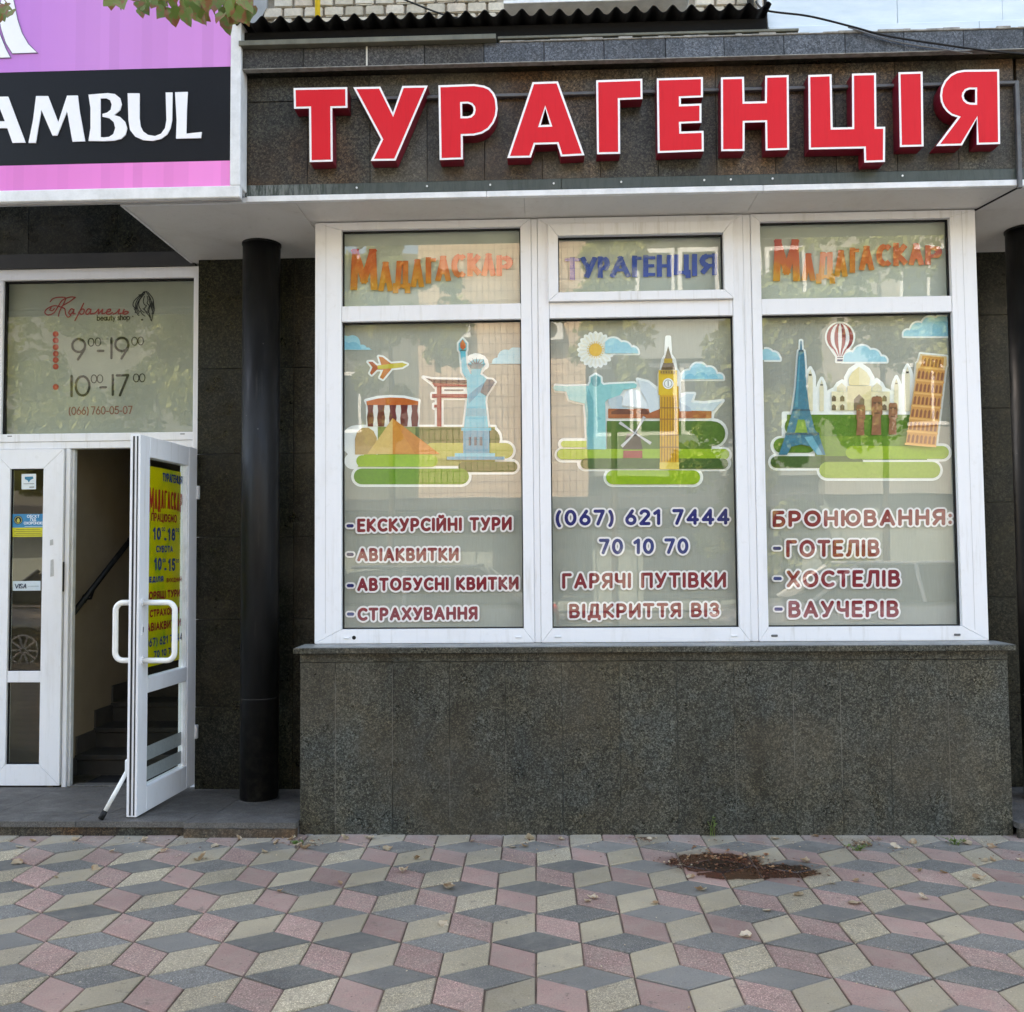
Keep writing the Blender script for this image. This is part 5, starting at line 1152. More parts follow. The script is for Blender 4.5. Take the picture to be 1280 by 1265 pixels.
for cx, cy in ((662, 394), (712, 392), (978, 387), (1023, 385), (683, 661), (727, 660), (990, 654), (1034, 653)): sl([oval(cx, cy, 20, 29)], 1.2, DK)
lettering('text_line', PSN, sal, lay('(066) 760-05-07', 86.5, 165, 518.2, 517, 9.2, .2, .3), 1.25, L(125, 60, 48), None, res=.25, lift=0)
for y in (335, 381, 430, 478, 524, 572, 720):
    decal('dot', PSN, sal, [(L(165, 35, 15), circ(405/5.818, 360+y/5.818, 3.7), []), (L(185, 70, 45), circ(405/5.818, 360+y/5.818, 1.4), [])], [0])
# script name
scr = [catmull([(470, 150, 0), (400, 128, 0), (345, 150, 0), (326, 178, 0), (350, 196, 0), (392, 180, 0), (425, 130, 0), (455, 88, 0), (510, 66, 0), (548, 68, 0)], 6),
       catmull([(365, 100, 0), (385, 78, 0), (425, 68, 0), (475, 72, 0), (465, 110, 0), (435, 165, 0), (425, 205, 0)], 6), catmull([(545, 70, 0), (505, 100, 0), (448, 135, 0), (470, 150, 0), (478, 190, 0), (495, 212, 0), (515, 200, 0)], 6), catmull([(395, 150, 0), (380, 165, 0), (362, 160, 0), (372, 145, 0)], 5)]
def P2(l): return [[(p.x, p.y) for p in q] for q in l]
sl(P2(scr), 1.45, RD)
low = []
def small_a(x): return [catmull([(x+38, 158, 0), (x+20, 152, 0), (x+2, 178, 0), (x+12, 192, 0), (x+30, 178, 0), (x+40, 156, 0), (x+34, 186, 0), (x+48, 186, 0)], 5)]
low += small_a(498)+[catmull([(608, 112, 0), (580, 170, 0), (545, 236, 0)], 4), catmull([(572, 178, 0), (596, 154, 0), (612, 158, 0), (608, 182, 0), (590, 192, 0), (582, 184, 0)], 5)]+small_a(622)
lowb = [catmull([(672, 188, 0), (690, 180, 0), (708, 154, 0), (706, 188, 0), (730, 156, 0), (726, 186, 0), (742, 184, 0)], 5), catmull([(748, 178, 0), (772, 168, 0), (774, 154, 0), (758, 160, 0), (752, 186, 0), (770, 190, 0), (786, 178, 0)], 5), catmull([(790, 190, 0), (808, 180, 0), (826, 154, 0), (820, 186, 0), (836, 184, 0)], 5), catmull([(852, 156, 0), (844, 184, 0), (862, 190, 0), (876, 176, 0), (862, 170, 0), (848, 180, 0)], 5)]
low += [[Vector((672+(p.x-672)*1.28, p.y, 0)) for p in q] for q in lowb]
sl(P2(low), 1.6, RD)
lettering('text_line', PSN, sal, lay('beauty shop', 121.5, 162, 400.6, 399.6, 6.2, .16, .3), 1.15, L(35, 33, 30), None, res=.22, lift=.0005)
hair = [catmull([(a, b, 0) for a, b in q], 6) for q in ([(1048, 45), (1015, 90), (1010, 130), (1030, 165), (1048, 178)], [(1030, 60), (1000, 110), (992, 150), (1008, 185)], [(1085, 80), (1092, 130), (1082, 170), (1096, 215)], [(1112, 100), (1114, 150), (1106, 190)], [(1040, 150), (1060, 168), (1078, 178)], [(1050, 30), (1010, 60), (975, 95), (968, 130), (990, 150)], [(1055, 34), (1020, 75), (1000, 115), (1000, 150), (1015, 175)], [(1040, 40), (1000, 85), (985, 125), (985, 175)], [(1075, 30), (1110, 75), (1118, 120), (1122, 160), (1110, 200), (1102, 240)], [(1066, 32), (1095, 80), (1100, 140), (1118, 185)], [(1080, 60), (1105, 110), (1104, 160)], [(1050, 60), (1042, 95), (1050, 120), (1065, 130), (1050, 150), (1062, 175), (1085, 205), (1098, 235)], [(1070, 60), (1076, 90), (1070, 110), (1085, 130), (1075, 160), (1088, 190)], [(1010, 50), (1030, 45), (1045, 28), (1068, 26)], [(1020, 165), (1035, 190), (1055, 205)], [(975, 150), (1000, 190), (1010, 200)])]
sl(P2(hair), 1.15, L(35, 38, 36), 'hair_lady_drawing', .25)
decal('drawing_dot', PSN, sal, [(L(30, 30, 30), circ(1033/5.818, 360+231/5.818, 1.6, 10, 1.1), []), (L(30, 30, 30), circ(985/5.818, 360+177/5.818, 1.0, 10), []), (L(70, 60, 55), circ(966/5.818, 360+207/5.818, .8, 10), [])], [0])

# open door leaf, swung out towards the pavement
HX, HY = -2.205, 5.985; FX, FY = -2.248, 5.232
du = Vector((FX-HX, FY-HY, 0)); LWD = du.length; du.normalize(); nn = Vector((-du.y, du.x, 0));
if nn.x < 0: nn = -nn
PLF = Plane((HX, HY, 0), nn)
leaf = empty('open_door', (HX, HY, .08), 'white glazed door standing open with a yellow poster and pull handles', 'door')
def LB(mb, u0, u1, n0, n1, z0, z1, bev=.003, m=0):
    """box in the leaf's own directions: u from hinge, n outwards, z up"""
    bm = bmesh.new(); bmesh.ops.create_cube(bm, size=1)
    if bev:
        for v in bm.verts: v.co = Vector((v.co.x*(u1-u0), v.co.y*(n1-n0), v.co.z*(z1-z0)))
        bmesh.ops.bevel(bm, geom=list(bm.edges), offset=bev, segments=1, affect='EDGES')
    else:
        for v in bm.verts: v.co = Vector((v.co.x*(u1-u0), v.co.y*(n1-n0), v.co.z*(z1-z0)))
    for v in bm.verts:
        q = v.co+Vector(((u0+u1)/2, (n0+n1)/2, (z0+z1)/2)); v.co = du*q.x+nn*q.y+Vector((0, 0, q.z))
    mb.bm(bm, m)
TH = .058; ZH = 2.10; SW = .118
def lbuild(name, args, mat, par=None):
    mb = MB()
    for a in args: LB(mb, *a)
    return mb.build(name, mat, par or leaf)
lbuild('stile', [(0, SW, -TH, 0, 0, ZH)], m_pvc); lbuild('stile', [(LWD-SW, LWD, -TH, 0, 0, ZH)], m_pvc)
lbuild('rail', [(SW+.0005, LWD-SW-.0005, -TH, -.0006, 0, SW+.02)], m_pvc); lbuild('rail', [(SW+.0005, LWD-SW-.0005, -TH, -.0006, ZH-SW, ZH)], m_pvc)
lbuild('rail', [(SW+.0005, LWD-SW-.0005, -TH, -.002, .655, .74)], m_pvc)
lbuild('edge_seal', [(LWD, LWD+.004, -TH+.018, -TH+.026, .01, ZH-.01, 0), (LWD, LWD+.003, -.018, -.012, .01, ZH-.01, 0)], m_gasket)
lbuild('lock_strip', [(LWD, LWD+.002, -.042, -.03, .2, 1.9, 0)], flat((.25, .25, .26), .3))
lbuild('glass_pane', [(SW, LWD-SW, -.034, -.028, SW+.02, .655, 0)], m_glass2); lbuild('glass_pane', [(SW, LWD-SW, -.034, -.028, .74, ZH-SW, 0)], m_glass2)
lbuild('glazing_bead', [(SW+.0, SW+.012, -.027, -.004, .74, ZH-SW), (SW+.020, SW+.026, -.027, -.010, .74, ZH-SW), (SW, SW+.012, -.027, -.004, SW+.02, .655), (SW+.020, SW+.026, -.027, -.010, SW+.02, .655)], m_strip)
lbuild('frost_stripe', [(SW, LWD-SW, -.0276, -.027, .27, .35, 0)], flat((.28, .31, .30), .6)); lbuild('frost_stripe', [(SW, LWD-SW, -.0276, -.027, .16, .235, 0)], flat((.28, .31, .30), .6))
for z in (.28, 1.78):
    o = lbuild('hinge', [(-.022, .006, -.012, .012, z, z+.085)], m_strip)
# handles: bent tubes on both faces
def handle(sgn, z0, z1, out, ulen):
    f = lambda u, n, z: du*u+nn*n+Vector((0, 0, z)); base = 0 if sgn > 0 else -TH
    u0 = LWD-.05; r = .0155
    pts = []; R = .045
    def add(u, n, z): pts.append(f(u, base+sgn*n, z))
    add(u0, 0, z1); add(u0, out-R, z1)
    for k in range(1, 6): a = k/6*math.pi/2; add(u0-0, out-R+R*math.sin(a), z1-R+R*math.cos(a))
    for k in range(0, 6): pass
    add(u0, out, z1-R); add(u0, out, z0+R)
    for k in range(1, 6): a = k/6*math.pi/2; add(u0, out-R+R*math.cos(a), z0+R-R*math.sin(a))
    add(u0, out-R, z0); add(u0, 0, z0)
    # shear the bow back along the leaf so it reads as an offset pull handle
    o = MB().tube(pts, r, 16).build('pull_handle', flat((.80, .80, .76), .25, 'cream_enamel'), leaf, True)
    MB().tube([f(u0, base, z1), f(u0, base+sgn*.006, z1)], .024, 18).tube([f(u0, base, z0), f(u0, base+sgn*.006, z0)], .024, 18).build('rosette', m_strip, o, False)
handle(1, .845, 1.165, .185, 0); handle(-1, .845, 1.165, .10, 0)
lbuild('keyhole_plate', [(LWD-.062, LWD-.036, 0, .004, .985, 1.045)], m_strip); lbuild('keyhole', [(LWD-.052, LWD-.046, .004, .005, 1.0, 1.03, 0)], m_gasket)
# door prop leg
o = empty('door_prop', P(160, 960, 5.30), 'white folding prop leg with black rubber foot holding the door open', 'door stop')
a = P(160, 962, 5.27); b = P(128, 1020, 5.20); b.z = max(b.z, .09); og = o.location.copy()
MB().tube([a-og, b-og], .0115, 14).build('leg', flat((.78, .78, .75), .3), o, True)
d = (b-a).normalized(); MB().tube([b-d*.03-og, b+d*.018-og], [.0145, .0155], 14).build('rubber_foot', m_gasket, o, True)
MB().box(a.x-og.x-.012, a.x-og.x+.034, a.y-og.y-.02, a.y-og.y+.02, a.z-og.z-.02, a.z-og.z+.06, 0, .008).build('bracket', m_strip, o)
# poster behind the leaf's glass
PPO = Plane(Vector((HX, HY, 0))+nn*-.038, nn)
def mat_poster():
    g = N('yellow_poster_print'); n = g.noise(5, 3, .6); c_ = g.ramp(n, [(.32, L(150, 180, 25)), (.45, L(215, 200, 15)), (.6, L(235, 212, 10))]); return g.set(c_, .5)
po = empty('poster', PPO.at(210, 700), 'yellow opening hours poster of the travel agency inside the open door glass', 'poster')
def UZ(u, z, n=-.0385): return Vector((HX, HY, 0))+du*u+nn*n+Vector((0, 0, z))
pc = [UZ(SW+.03, .87), UZ(LWD-SW+.01, .87), UZ(LWD-SW+.01, 2.02), UZ(SW+.03, 2.02)]
mk('sheet', [v-po.location for v in pc]+[v-po.location-nn*.0012 for v in pc], [(0, 1, 2, 3), (7, 6, 5, 4), (0, 4, 5, 1), (1, 5, 6, 2), (2, 6, 7, 3), (3, 7, 4, 0)], mat_poster(), po)
class LeafPlane:
    """print on the poster: x runs from the free edge to the hinge in cm, y down from the top in cm"""
    n = nn
    def at(s, x, y, lift=0.): return UZ(LWD-SW+.0-x/100, 2.02-y/100, -.0385+lift)
LP = LeafPlane(); NB, DR = L(30, 60, 120), L(150, 30, 30)
def pt(text, x0, x1, y, cap, w, col, sup=False): lettering('text_line', LP, po, lay(text, x0, x1, y, y, cap), w, col, None, res=.22, lift=.001)
def lc(px, py):
    q = PPO.at(px, py); u = (q-Vector((HX, HY, 0))).dot(du); return (LWD-SW-u)*100, (2.02-q.z)*100
def pt2(text, px0, px1, pyt, pyb, w, col, gap=.34):
    m_ = (px0+px1)/2; xa, yb = lc(px0, (pyt+pyb)/2); xb, _ = lc(px1, (pyt+pyb)/2); _, y0 = lc(m_, pyt); _, y1 = lc(m_, pyb)
    lettering('text_line', LP, po, lay(text, xa+w/2, xb-w/2, y1-w/2, y1-w/2, y1-y0-w, gap), w, col, None, res=.2, lift=.001)
B2, R2 = L(25, 55, 130), L(165, 25, 35)
pt2('ТУРАГЕНЦІЯ', 203, 228, 593, 603.5, 1.0, B2)
ltr = 'МАДАГАСКАР'; xa, y0 = lc(186, 620); xb, _ = lc(229, 620); wl = (xb-xa)/10.8; xx = xa
for i, ch in enumerate(ltr):
    adv, pl = GL[ch]; wch = wl*(1.5 if i == 0 else .86); hgt = (13 if i == 0 else 9.2+abs(i-5)*.25); yb = y0+7-math.sin(i/9*3.14)*1.4+(1.5 if i == 0 else 0)
    lettering('letter', LP, po, [[(xx+.8+(wch-1.6)*u/max(adv, .01), yb-v*hgt) for u, v in q] for q in pl], 1.5, L(190, 50, 25), None, res=.3, lift=.0012); xx += wch+wl*.14
pt2('ПРАЦЮЄМО', 189, 221, 642, 652.5, .95, R2); pt2('10', 191, 201, 659, 675, 1.7, B2, .5); pt2('-', 205, 208, 668, 678, 1.5, B2); pt2('18', 209.5, 219, 660, 676, 1.7, B2, .5)
pt2('00', 202, 206.5, 659, 664, .5, B2); pt2('00', 219.5, 223.5, 660, 665, .5, B2); pt2('СУБОТА', 195, 216, 682, 690.5, .95, L(35, 60, 140))
pt2('10', 192.5, 202, 697, 713, 1.7, B2, .5); pt2('-', 205, 208, 706, 715, 1.5, B2); pt2('15', 210, 219, 698, 714, 1.7, B2, .5); pt2('00', 203, 207, 698, 703, .5, B2); pt2('00', 219.5, 223.5, 698.5, 703.5, .5, B2)
pt2('НЕДІЛЯ', 182, 204, 720.5, 728, .95, L(35, 60, 140)); pt2('ВИХІДНИЙ', 208, 227, 722, 727.5, .6, R2); pt2('ГОРЯЩІ ТУРИ', 182, 225, 738, 748, 1.1, R2)
pt2('СТРАХОВКИ', 187, 224, 760, 769.5, 1.1, R2); pt2('АВІАКВИТКИ', 183, 226, 776, 786.5, 1.1, R2); pt2('(067) 621 7444', 179, 228, 795, 805.5, 1.0, B2); pt2('70 10 70', 192, 217, 811, 820, 1.0, B2)
# stairwell behind the doorway
stw = empty('stairwell', (-2.6, 7.5, .03), 'dim beige stairwell with dark steps seen through the open doorway', 'stairwell')
XW = -3.20
box('wall', XW-.04, XW, 6.17, 11, -.1, 3.5, m_plaster, stw); box('wall', -1.6, -1.56, 6.5, 11, -.1, 3.5, m_plaster, stw); box('wall', XW, -1.6, 11, 11.05, -.1, 3.5, m_plaster, stw)
box('ceiling', XW-.04, -1.56, 6.5, 11, 3.4, 3.45, m_plaster, stw); box('floor', XW, -1.6, 6.17, 6.60, .0, .03, m_gran_dark, stw); box('wall', XW, -2.2, 6.5, 6.51, 2.55, 3.4, m_plaster, stw)
box('skirting', XW+.0005, XW+.012, 6.17, 6.48, .03, .15, m_stair0 := mat_simple('stone_skirting', (.05, .045, .04), (.08, .07, .06), 9, .6, .1), stw)
m_stair = mat_simple('dark_stair_stone', (.020, .019, .017), (.036, .034, .03), 12, .6, .1)
for k in range(11):
    y = 6.46+k*.265; box('stair_tread', XW+.001, -1.601, y-.012, y+.29, .03+(k+1)*.135-.035, .03+(k+1)*.135-.001, m_stair, stw, .004)
    box('stair_riser', XW+.012, -1.601, y+.003, y+.27, .0+k*.135+(.03 if k == 0 else 0), .03+(k+1)*.135-.036, m_stair, stw)
    if k < 9: box('skirting', XW+.0005, XW+.013, y, y+.265, .03+(k+1)*.135, .03+(k+1)*.135+.12, m_stair0, stw)
hr = empty('handrail', (XW+.07, 6.2, 1.08), 'black round handrail on the stairwell wall', 'handrail')
MB().tube([(0, -.02, 0), (0, 3.4, 1.98)], .019, 12).build('rail', m_black, hr, True)
for y in (.35, 1.05, 1.9):
    z = .58*y; MB().tube([(-.066, y, z-.07), (-.02, y, z-.07), (0, y, z-.01)], .008, 8).tube([(-.068, y, z-.07), (-.060, y, z-.07)], .032, 14).build('bracket', m_black, hr)
o = box('mat', -3.0, -2.4, 6.19, 6.42, .031, .037, flat((.012, .012, .013), .95)); tag(o, 'black doormat inside the open doorway', 'doormat')
o = box('plaster_pier', -6, -3.25, 6.5, 6.6, 0, 3.4, m_plaster); tag(o, 'dim plaster wall behind the fixed door leaves', 'wall')

# ================================================================== fallen leaves, weeds, litter
def leaf_mesh(name, mat, L_=.05, wd=.8, curl=.3, seed=0, lobed=False):
    rr = random.Random(seed); n = 7; V = []; F = []
    pr = [0, .62, .95, 1, .82, .5, .2, 0]
    for i in range(n+1):
        t = i/n; w = pr[i]*L_*wd*.5*(1+rr.uniform(-.12, .12)); y = (t-.5)*L_; z = curl*L_*((t-.5)**2)*1.2
        zz = curl*L_*.35*pr[i]*rr.uniform(.5, 1.4)
        jag = (1.12 if i % 2 else .9) if lobed else 1
        V += [(-w*jag, y-.06*L_*pr[i], z+zz), (rr.uniform(-.03, .03)*L_, y, z), (w*jag, y-.06*L_*pr[i], z+zz*rr.uniform(.4, 1.3))]
    for i in range(n):
        a = 3*i; F += [(a, a+1, a+4, a+3), (a+1, a+2, a+5, a+4)]
    me = bpy.data.meshes.new(name); me.from_pydata(V, [], F); me.materials.append(mat); me.polygons.foreach_set('use_smooth', [True]*len(F)); return me
dry = [leaf_mesh('fallen_leaf', m_dry, random.uniform(.03, .055), random.uniform(.5, .9), random.uniform(.2, .9), s, s % 2 == 0) for s in range(8)]
rr = random.Random(11)
m_tan = mat_leaf('tan_damp_leaf', (.30, .13, .05), (.52, .36, .20), (.16, .05, .025)); tan_ = [leaf_mesh('fallen_leaf', m_tan, random.uniform(.035, .06), random.uniform(.4, .8), random.uniform(.3, 1.), 40+s, True) for s in range(6)]
def where(x, y):
    px, py = project((x, y, 0))
    a = 'below the left door edge' if px < 70 else 'below the doorway' if px < 170 else 'below the open door' if px < 245 else 'below the black column' if px < 355 else 'at the corner of step and bay' if px < 400 else 'below the first bay window' if px < 520 else 'below the torch statue picture' if px < 670 else 'below the phone numbers' if px < 800 else 'left of the damp stain' if px < 850 else 'in line with the damp stain' if px < 1010 else 'right of the damp stain' if px < 1110 else 'below the leaning tower picture' if px < 1215 else 'at the right edge'
    b = 'against the wall foot' if py < 1053 else 'just off the wall' if py < 1064 else 'one paver row out' if py < 1082 else 'two paver rows out' if py < 1105 else 'in the middle of the paving' if py < 1140 else 'in the foreground'
    return a+' '+b
def drop(me, x, y, z, label, group, sc=1., name='fallen_leaf'):
    if label.startswith('small pale'): label = ['small pale dry leaf ', 'curled dry leaf ', 'tan dry leaf '][rr.randrange(3)]+where(x, y)
    elif label.startswith('curled tan'):
        px, py = project((x, y, 0)); label = '%s tan leaf at the %s of the damp stain, %s' % (['narrow curled', 'broad flat', 'small folded', 'ragged orange', 'long twisted', 'dark crumpled'][tan_.index(me)], 'left end' if px < 900 else 'left half' if px < 930 else 'right half' if px < 965 else 'right end', 'wall side' if py < 1078 else 'middle' if py < 1086 else 'street side')
    o = bpy.data.objects.new(name, me); COL.objects.link(o); o.location = (x, y, z+.004)
    o.rotation_euler = (rr.gauss(0, .25), rr.gauss(0, .25), rr.uniform(0, 6.28)); s = sc*rr.uniform(.7, 1.15); o.scale = (s, s, s)
    return tag(o, label, 'leaf', group)
def foot(px, py): return PZ(px, py, .0)
spots = [(40, 1052), (25, 1060), (95, 1050), (140, 1065), (365, 1050), (372, 1058), (380, 1062), (345, 1055), (390, 1054), (250, 1076), (205, 1065), (120, 1087), (270, 1058), (300, 1050), (430, 1050), (485, 1062), (460, 1049), (557, 1108), (560, 1112), (505, 1090), (555, 1156), (350, 1115), (20, 1080), (70, 1098), (590, 1052), (640, 1060), (520, 1075), (425, 1105), (180, 1052), (330, 1066)]
for x, y in spots: q = foot(x, y); drop(rr.choice(dry), q.x, q.y, 0, 'small pale dry leaf lying on the pavers left of the damp stain', 'dry leaves on the left pavers', 1.35)
spots = [(1078, 1055), (1085, 1058), (970, 1050), (1005, 1078), (1120, 1060), (1240, 1075), (1232, 1077), (1275, 1076), (1150, 1090), (1180, 1092), (1018, 1046), (1140, 1054), (1070, 1102), (1040, 1105), (1240, 1060), (1155, 1124), (1070, 1130), (865, 1098), (875, 1114), (818, 1130), (740, 1124), (735, 1128), (660, 1050), (655, 1059), (700, 1050), (812, 1050), (930, 1172), (1225, 1100), (1100, 1050), (1210, 1056), (1000, 1120), (960, 1140)]
for x, y in spots: q = foot(x, y); drop(rr.choice(dry), q.x, q.y, 0, 'small pale dry leaf lying on the pavers under the bay wall right of centre', 'dry leaves on the right pavers', 1.3)
for k in range(44):
    x = rr.gauss(928, 36); y = 1076+(x-925)*.16+rr.gauss(0, 5.5); q = foot(x, y); drop(rr.choice(tan_), q.x, q.y, rr.uniform(0, .004), 'curled tan leaf heaped on the damp stain by the wall', 'tan leaves on the damp stain', .62)
# brown crumbled litter on the damp patch and along the joints
bm = MB(); rr2 = random.Random(5)
def crumb(x, y, s, m, z=.002):
    a = rr2.uniform(0, 6.28); t = rr2.gauss(0, .4); u = Vector((math.cos(a), math.sin(a), t*.5))*s; v = Vector((-math.sin(a), math.cos(a), rr2.gauss(0, .3)))*s*rr2.uniform(.4, .9)
    p = Vector((x, y, z+s*.25)); bm.add([p-u, p-v*.8, p+u, p+v], [(0, 1, 2, 3)], m)
for k in range(380):
    x = rr2.gauss(930, 42); y = 1081+(x-925)*.11+rr2.gauss(0, 7.5); q = foot(x, y); 
    if q.y < YB-.01: crumb(q.x, q.y, rr2.uniform(.003, .009), 0, rr2.uniform(0, .003))
for k in range(500):
    x = rr2.uniform(-60, 1340); q = foot(x, rr2.choice([1048, 1052, 1056, 1066])+rr2.uniform(-4, 8)); crumb(q.x, min(q.y, YSTEP-.01), rr2.uniform(.003, .008), rr2.choice([0, 1, 1]))
for k in range(260):
    q = foot(rr2.uniform(0, 1280), rr2.uniform(1060, 1262)); crumb(q.x, q.y, rr2.uniform(.0015, .005), 1)
for cx, cy, sx in ((375, 1053, 18), (803, 1049, 12), (1075, 1056, 10), (850, 1078, 12)):
    for k in range(110): q = foot(rr2.gauss(cx, sx), rr2.gauss(cy, 3)); crumb(q.x, min(q.y, YSTEP), rr2.uniform(.003, .009), rr2.choice([0, 0, 1]))
o = bm.build('leaf_litter', [m_litter, m_dry]); tag(o, 'crumbled brown leaf litter on the damp pavers and along the wall foot', 'litter', kind='stuff')
# dust in the corner along the wall foot
# weeds
def weed(px, py, h, n, label, spread=.02):
    q = foot(px, py); q.y = min(q.y, YB-.02); w = empty('weed', (q.x, q.y, 0), label, 'plant'); r3 = random.Random(px)
    st = MB(); lv = MB()
    for k in range(n):
        bx, by = r3.gauss(0, spread*.4), r3.gauss(0, spread*.3); tx, ty = bx+r3.gauss(0, spread), by+r3.gauss(0, spread*.4); hh = h*r3.uniform(.5, 1)
        pts = [Vector((bx+(tx-bx)*t*t, by+(ty-by)*t*t, hh*t)) for t in (0, .35, .7, 1)]; st.tube(pts, [.0022, .0018, .0014, .0008], 5)
        for m in range(int(5+hh*70)):
            t = r3.uniform(.15, 1); p = Vector((bx+(tx-bx)*t*t, by+(ty-by)*t*t, hh*t)); a = r3.uniform(0, 6.28); s = r3.uniform(.010, .020)
            d = Vector((math.cos(a), math.sin(a), .35))*s; e = Vector((-math.sin(a), math.cos(a), 0))*s*.35; lv.add([p, p+d*.5+e, p+d, p+d*.5-e], [(0, 1, 2, 3)])
    st.build('stem', m_weed, w); lv.build('foliage', m_weed, w)
weed(888, 1044, .125, 4, 'thin green weed growing at the foot of the bay wall by the damp stain'); weed(1195, 1056, .04, 9, 'low green weed tuft in the joint near the right end of the bay wall', .03)
weed(1070, 1064, .035, 8, 'low weed tuft in the paver joint right of the damp stain', .035); weed(372, 1056, .025, 8, 'tiny weed tuft in the joint at the step corner', .03)

# ================================================================== street tree with branch hanging into the top left corner
tree = empty('street_tree', (-3.4, 2.1, 0), 'linden tree with browning leaves hanging over the top left corner', 'tree')
def branch(pts, r0, r1, par, name='limb'):
    c_ = catmull(pts, 5); n = len(c_); return MB().tube(c_, [r0+(r1-r0)*i/(n-1) for i in range(n)], 10).build(name, m_bark, par, True)
branch([(0, 0, 0), (.02, .03, 1.2), (-.03, .05, 2.6), (.05, .1, 4.0), (0, .1, 6.2)], .13, .05, tree, 'trunk')
limbs = [[(0.02, .08, 3.2), (.6, .6, 4.3), (1.2, 1.2, 4.9), (1.7, 1.75, 5.05), (2.1, 2.0, 4.75)], [(.03, .1, 3.8), (-.7, .4, 5), (-1.5, .5, 5.8)], [(.02, .1, 4.2), (.4, -.8, 5.2), (.6, -1.6, 5.8)], [(0, .1, 4.8), (-.3, .9, 5.7), (-.2, 1.7, 6.2)], [(0, .1, 5.2), (.7, .2, 6.0), (1.3, .3, 6.5)]]
for l in limbs: branch(l, .05, .012, tree)
def lind(seed, s=.07):
    """heart-shaped toothed leaf, stalk at the origin, tip hanging down"""
    r_ = random.Random(seed); prof = [(0, 0), (.16, .1), (.36, .12), (.5, -.05), (.55, -.25), (.47, -.45), (.34, -.65), (.18, -.85), (0, -1.08)]
    V = [(0, 0, 0)]; out = []
    right = [(x*(1+(.07 if i % 2 else -.03)), y) for i, (x, y) in enumerate(prof)]
    for x, y in right: out.append((x*s, -abs(x)*s*r_.uniform(.15, .5), y*s))
    mid = [(0, .0, 0), (0, -.04*s, -.35*s), (0, -.02*s, -.7*s)]
    left = [(-x*r_.uniform(.88, 1.08), y, z) for x, y, z in out[1:-1]]
    V = out+left[::-1]; cen = len(V); V.append((0, .03*s, -.42*s)); n = cen
    F = [(i, (i+1) % n, cen) for i in range(n)]
    me = bpy.data.meshes.new('leaf'); me.from_pydata(V, [], F); me.materials.append(m_leaf); me.polygons.foreach_set('use_smooth', [True]*len(F)); return me
LV = [lind(k, .072*(.8+.07*k)) for k in range(6)]
rr = random.Random(21)
vis = []
for px, py in [(140, 0), (150, 4), (165, 2), (172, 6), (178, 14), (186, 8), (196, 2), (205, 16), (206, 6), (214, 2), (222, 0), (228, 10), (236, 4), (240, 14), (246, 6), (252, 12), (258, 2), (262, 10), (268, 6), (276, 12), (282, 2), (288, 8), (294, 4), (300, 2), (306, 8), (292, 18), (284, 16), (270, 0), (232, 17), (190, 0), (158, -4), (244, -2), (302, 14), (315, 10), (298, 22), (279, 20), (286, 24), (311, 4), (0, 14), (8, 11), (14, 16), (-4, 20), (6, 5), (135, -8), (180, -6), (210, -8), (250, -10), (290, -8), (255, 20), (216, 12), (224, 14), (266, 16)]:
    vis.append((px+rr.uniform(-3, 3), py+rr.uniform(-2, 2)-3))
for px, py in vis:
    Yv = 4.15+rr.uniform(-.25, .25); q = P(px, py, Yv)
    o = bpy.data.objects.new('leaf', rr.choice(LV)); COL.objects.link(o); o.parent = tree; o.location = q-tree.location
    s = rr.uniform(.75, 1.1); o.scale = (s, s, s); o.rotation_euler = (rr.gauss(.1, .5), rr.gauss(0, .55), rr.gauss(0, .9))
# twigs for those leaves
for a in ([P(318, -60, 4.2), P(300, -16, 4.2), P(262, -4, 4.15), P(215, -8, 4.1), P(160, -14, 4.1)], [P(300, -50, 4.2), P(306, -10, 4.15), P(310, 4, 4.15)], [P(-60, -60, 4.2), P(-20, -10, 4.2), P(4, 6, 4.2)], [P(240, -40, 4.1), P(228, -10, 4.15), P(206, 4, 4.1)], [P(300, -60, 4.1), P(284, -10, 4.1), P(272, 8, 4.1)]):
    branch([p-tree.location for p in a], .006, .002, tree, 'twig')
lm = MB(); rr = random.Random(8)
for l in limbs:
    c_ = catmull(l, 6)
    for k in range(420):
        p = rr.choice(c_[4:])+Vector((rr.gauss(0, .38), rr.gauss(0, .38), rr.gauss(.1, .30)))
        w = p+tree.location; px, py = project(w)
        if -40 < px < 1320 and py > -30: continue
        me = rr.choice(LV); R = Matrix.Rotation(rr.uniform(0, 6.28), 3, 'Z') @ Matrix.Rotation(rr.gauss(0, .6), 3, 'X')
        lm.add([R @ v.co+p for v in me.vertices], [tuple(q.vertices) for q in me.polygons])
o = lm.build('crown', m_leaf, tree, True); o['kind'] = 'stuff'

# ================================================================== across the street: what the glass reflects
def mat_cladding():
    g = N('beige_tile_cladding'); x, y, z = g.sep(); cb = g.n('CombineXYZ'); g.l(x, cb.inputs[0]); g.l(z, cb.inputs[1])
    b = g.n('TexBrick'); b.inputs['Scale'].default_value = 1; b.inputs['Brick Width'].default_value = .16; b.inputs['Row Height'].default_value = .28; b.inputs['Mortar Size'].default_value = .010; b.offset = 0
    for k, v in ((1, (.60, .45, .32)), (2, (.52, .38, .27)), (3, (.14, .06, .035))): b.inputs[k].default_value = (*v, 1)
    g.l(cb.outputs[0], b.inputs[0]); n = g.noise(.8, 4); return g.set(g.mix(1, b.outputs[0], g.ramp(n, [(.3, .8), (.7, 1.15)]), 'MULTIPLY'), .7)
m_clad = mat_cladding(); m_panel = mat_simple('grey_green_panel', (.22, .25, .22), (.30, .33, .30), 1.5, .6, .05)
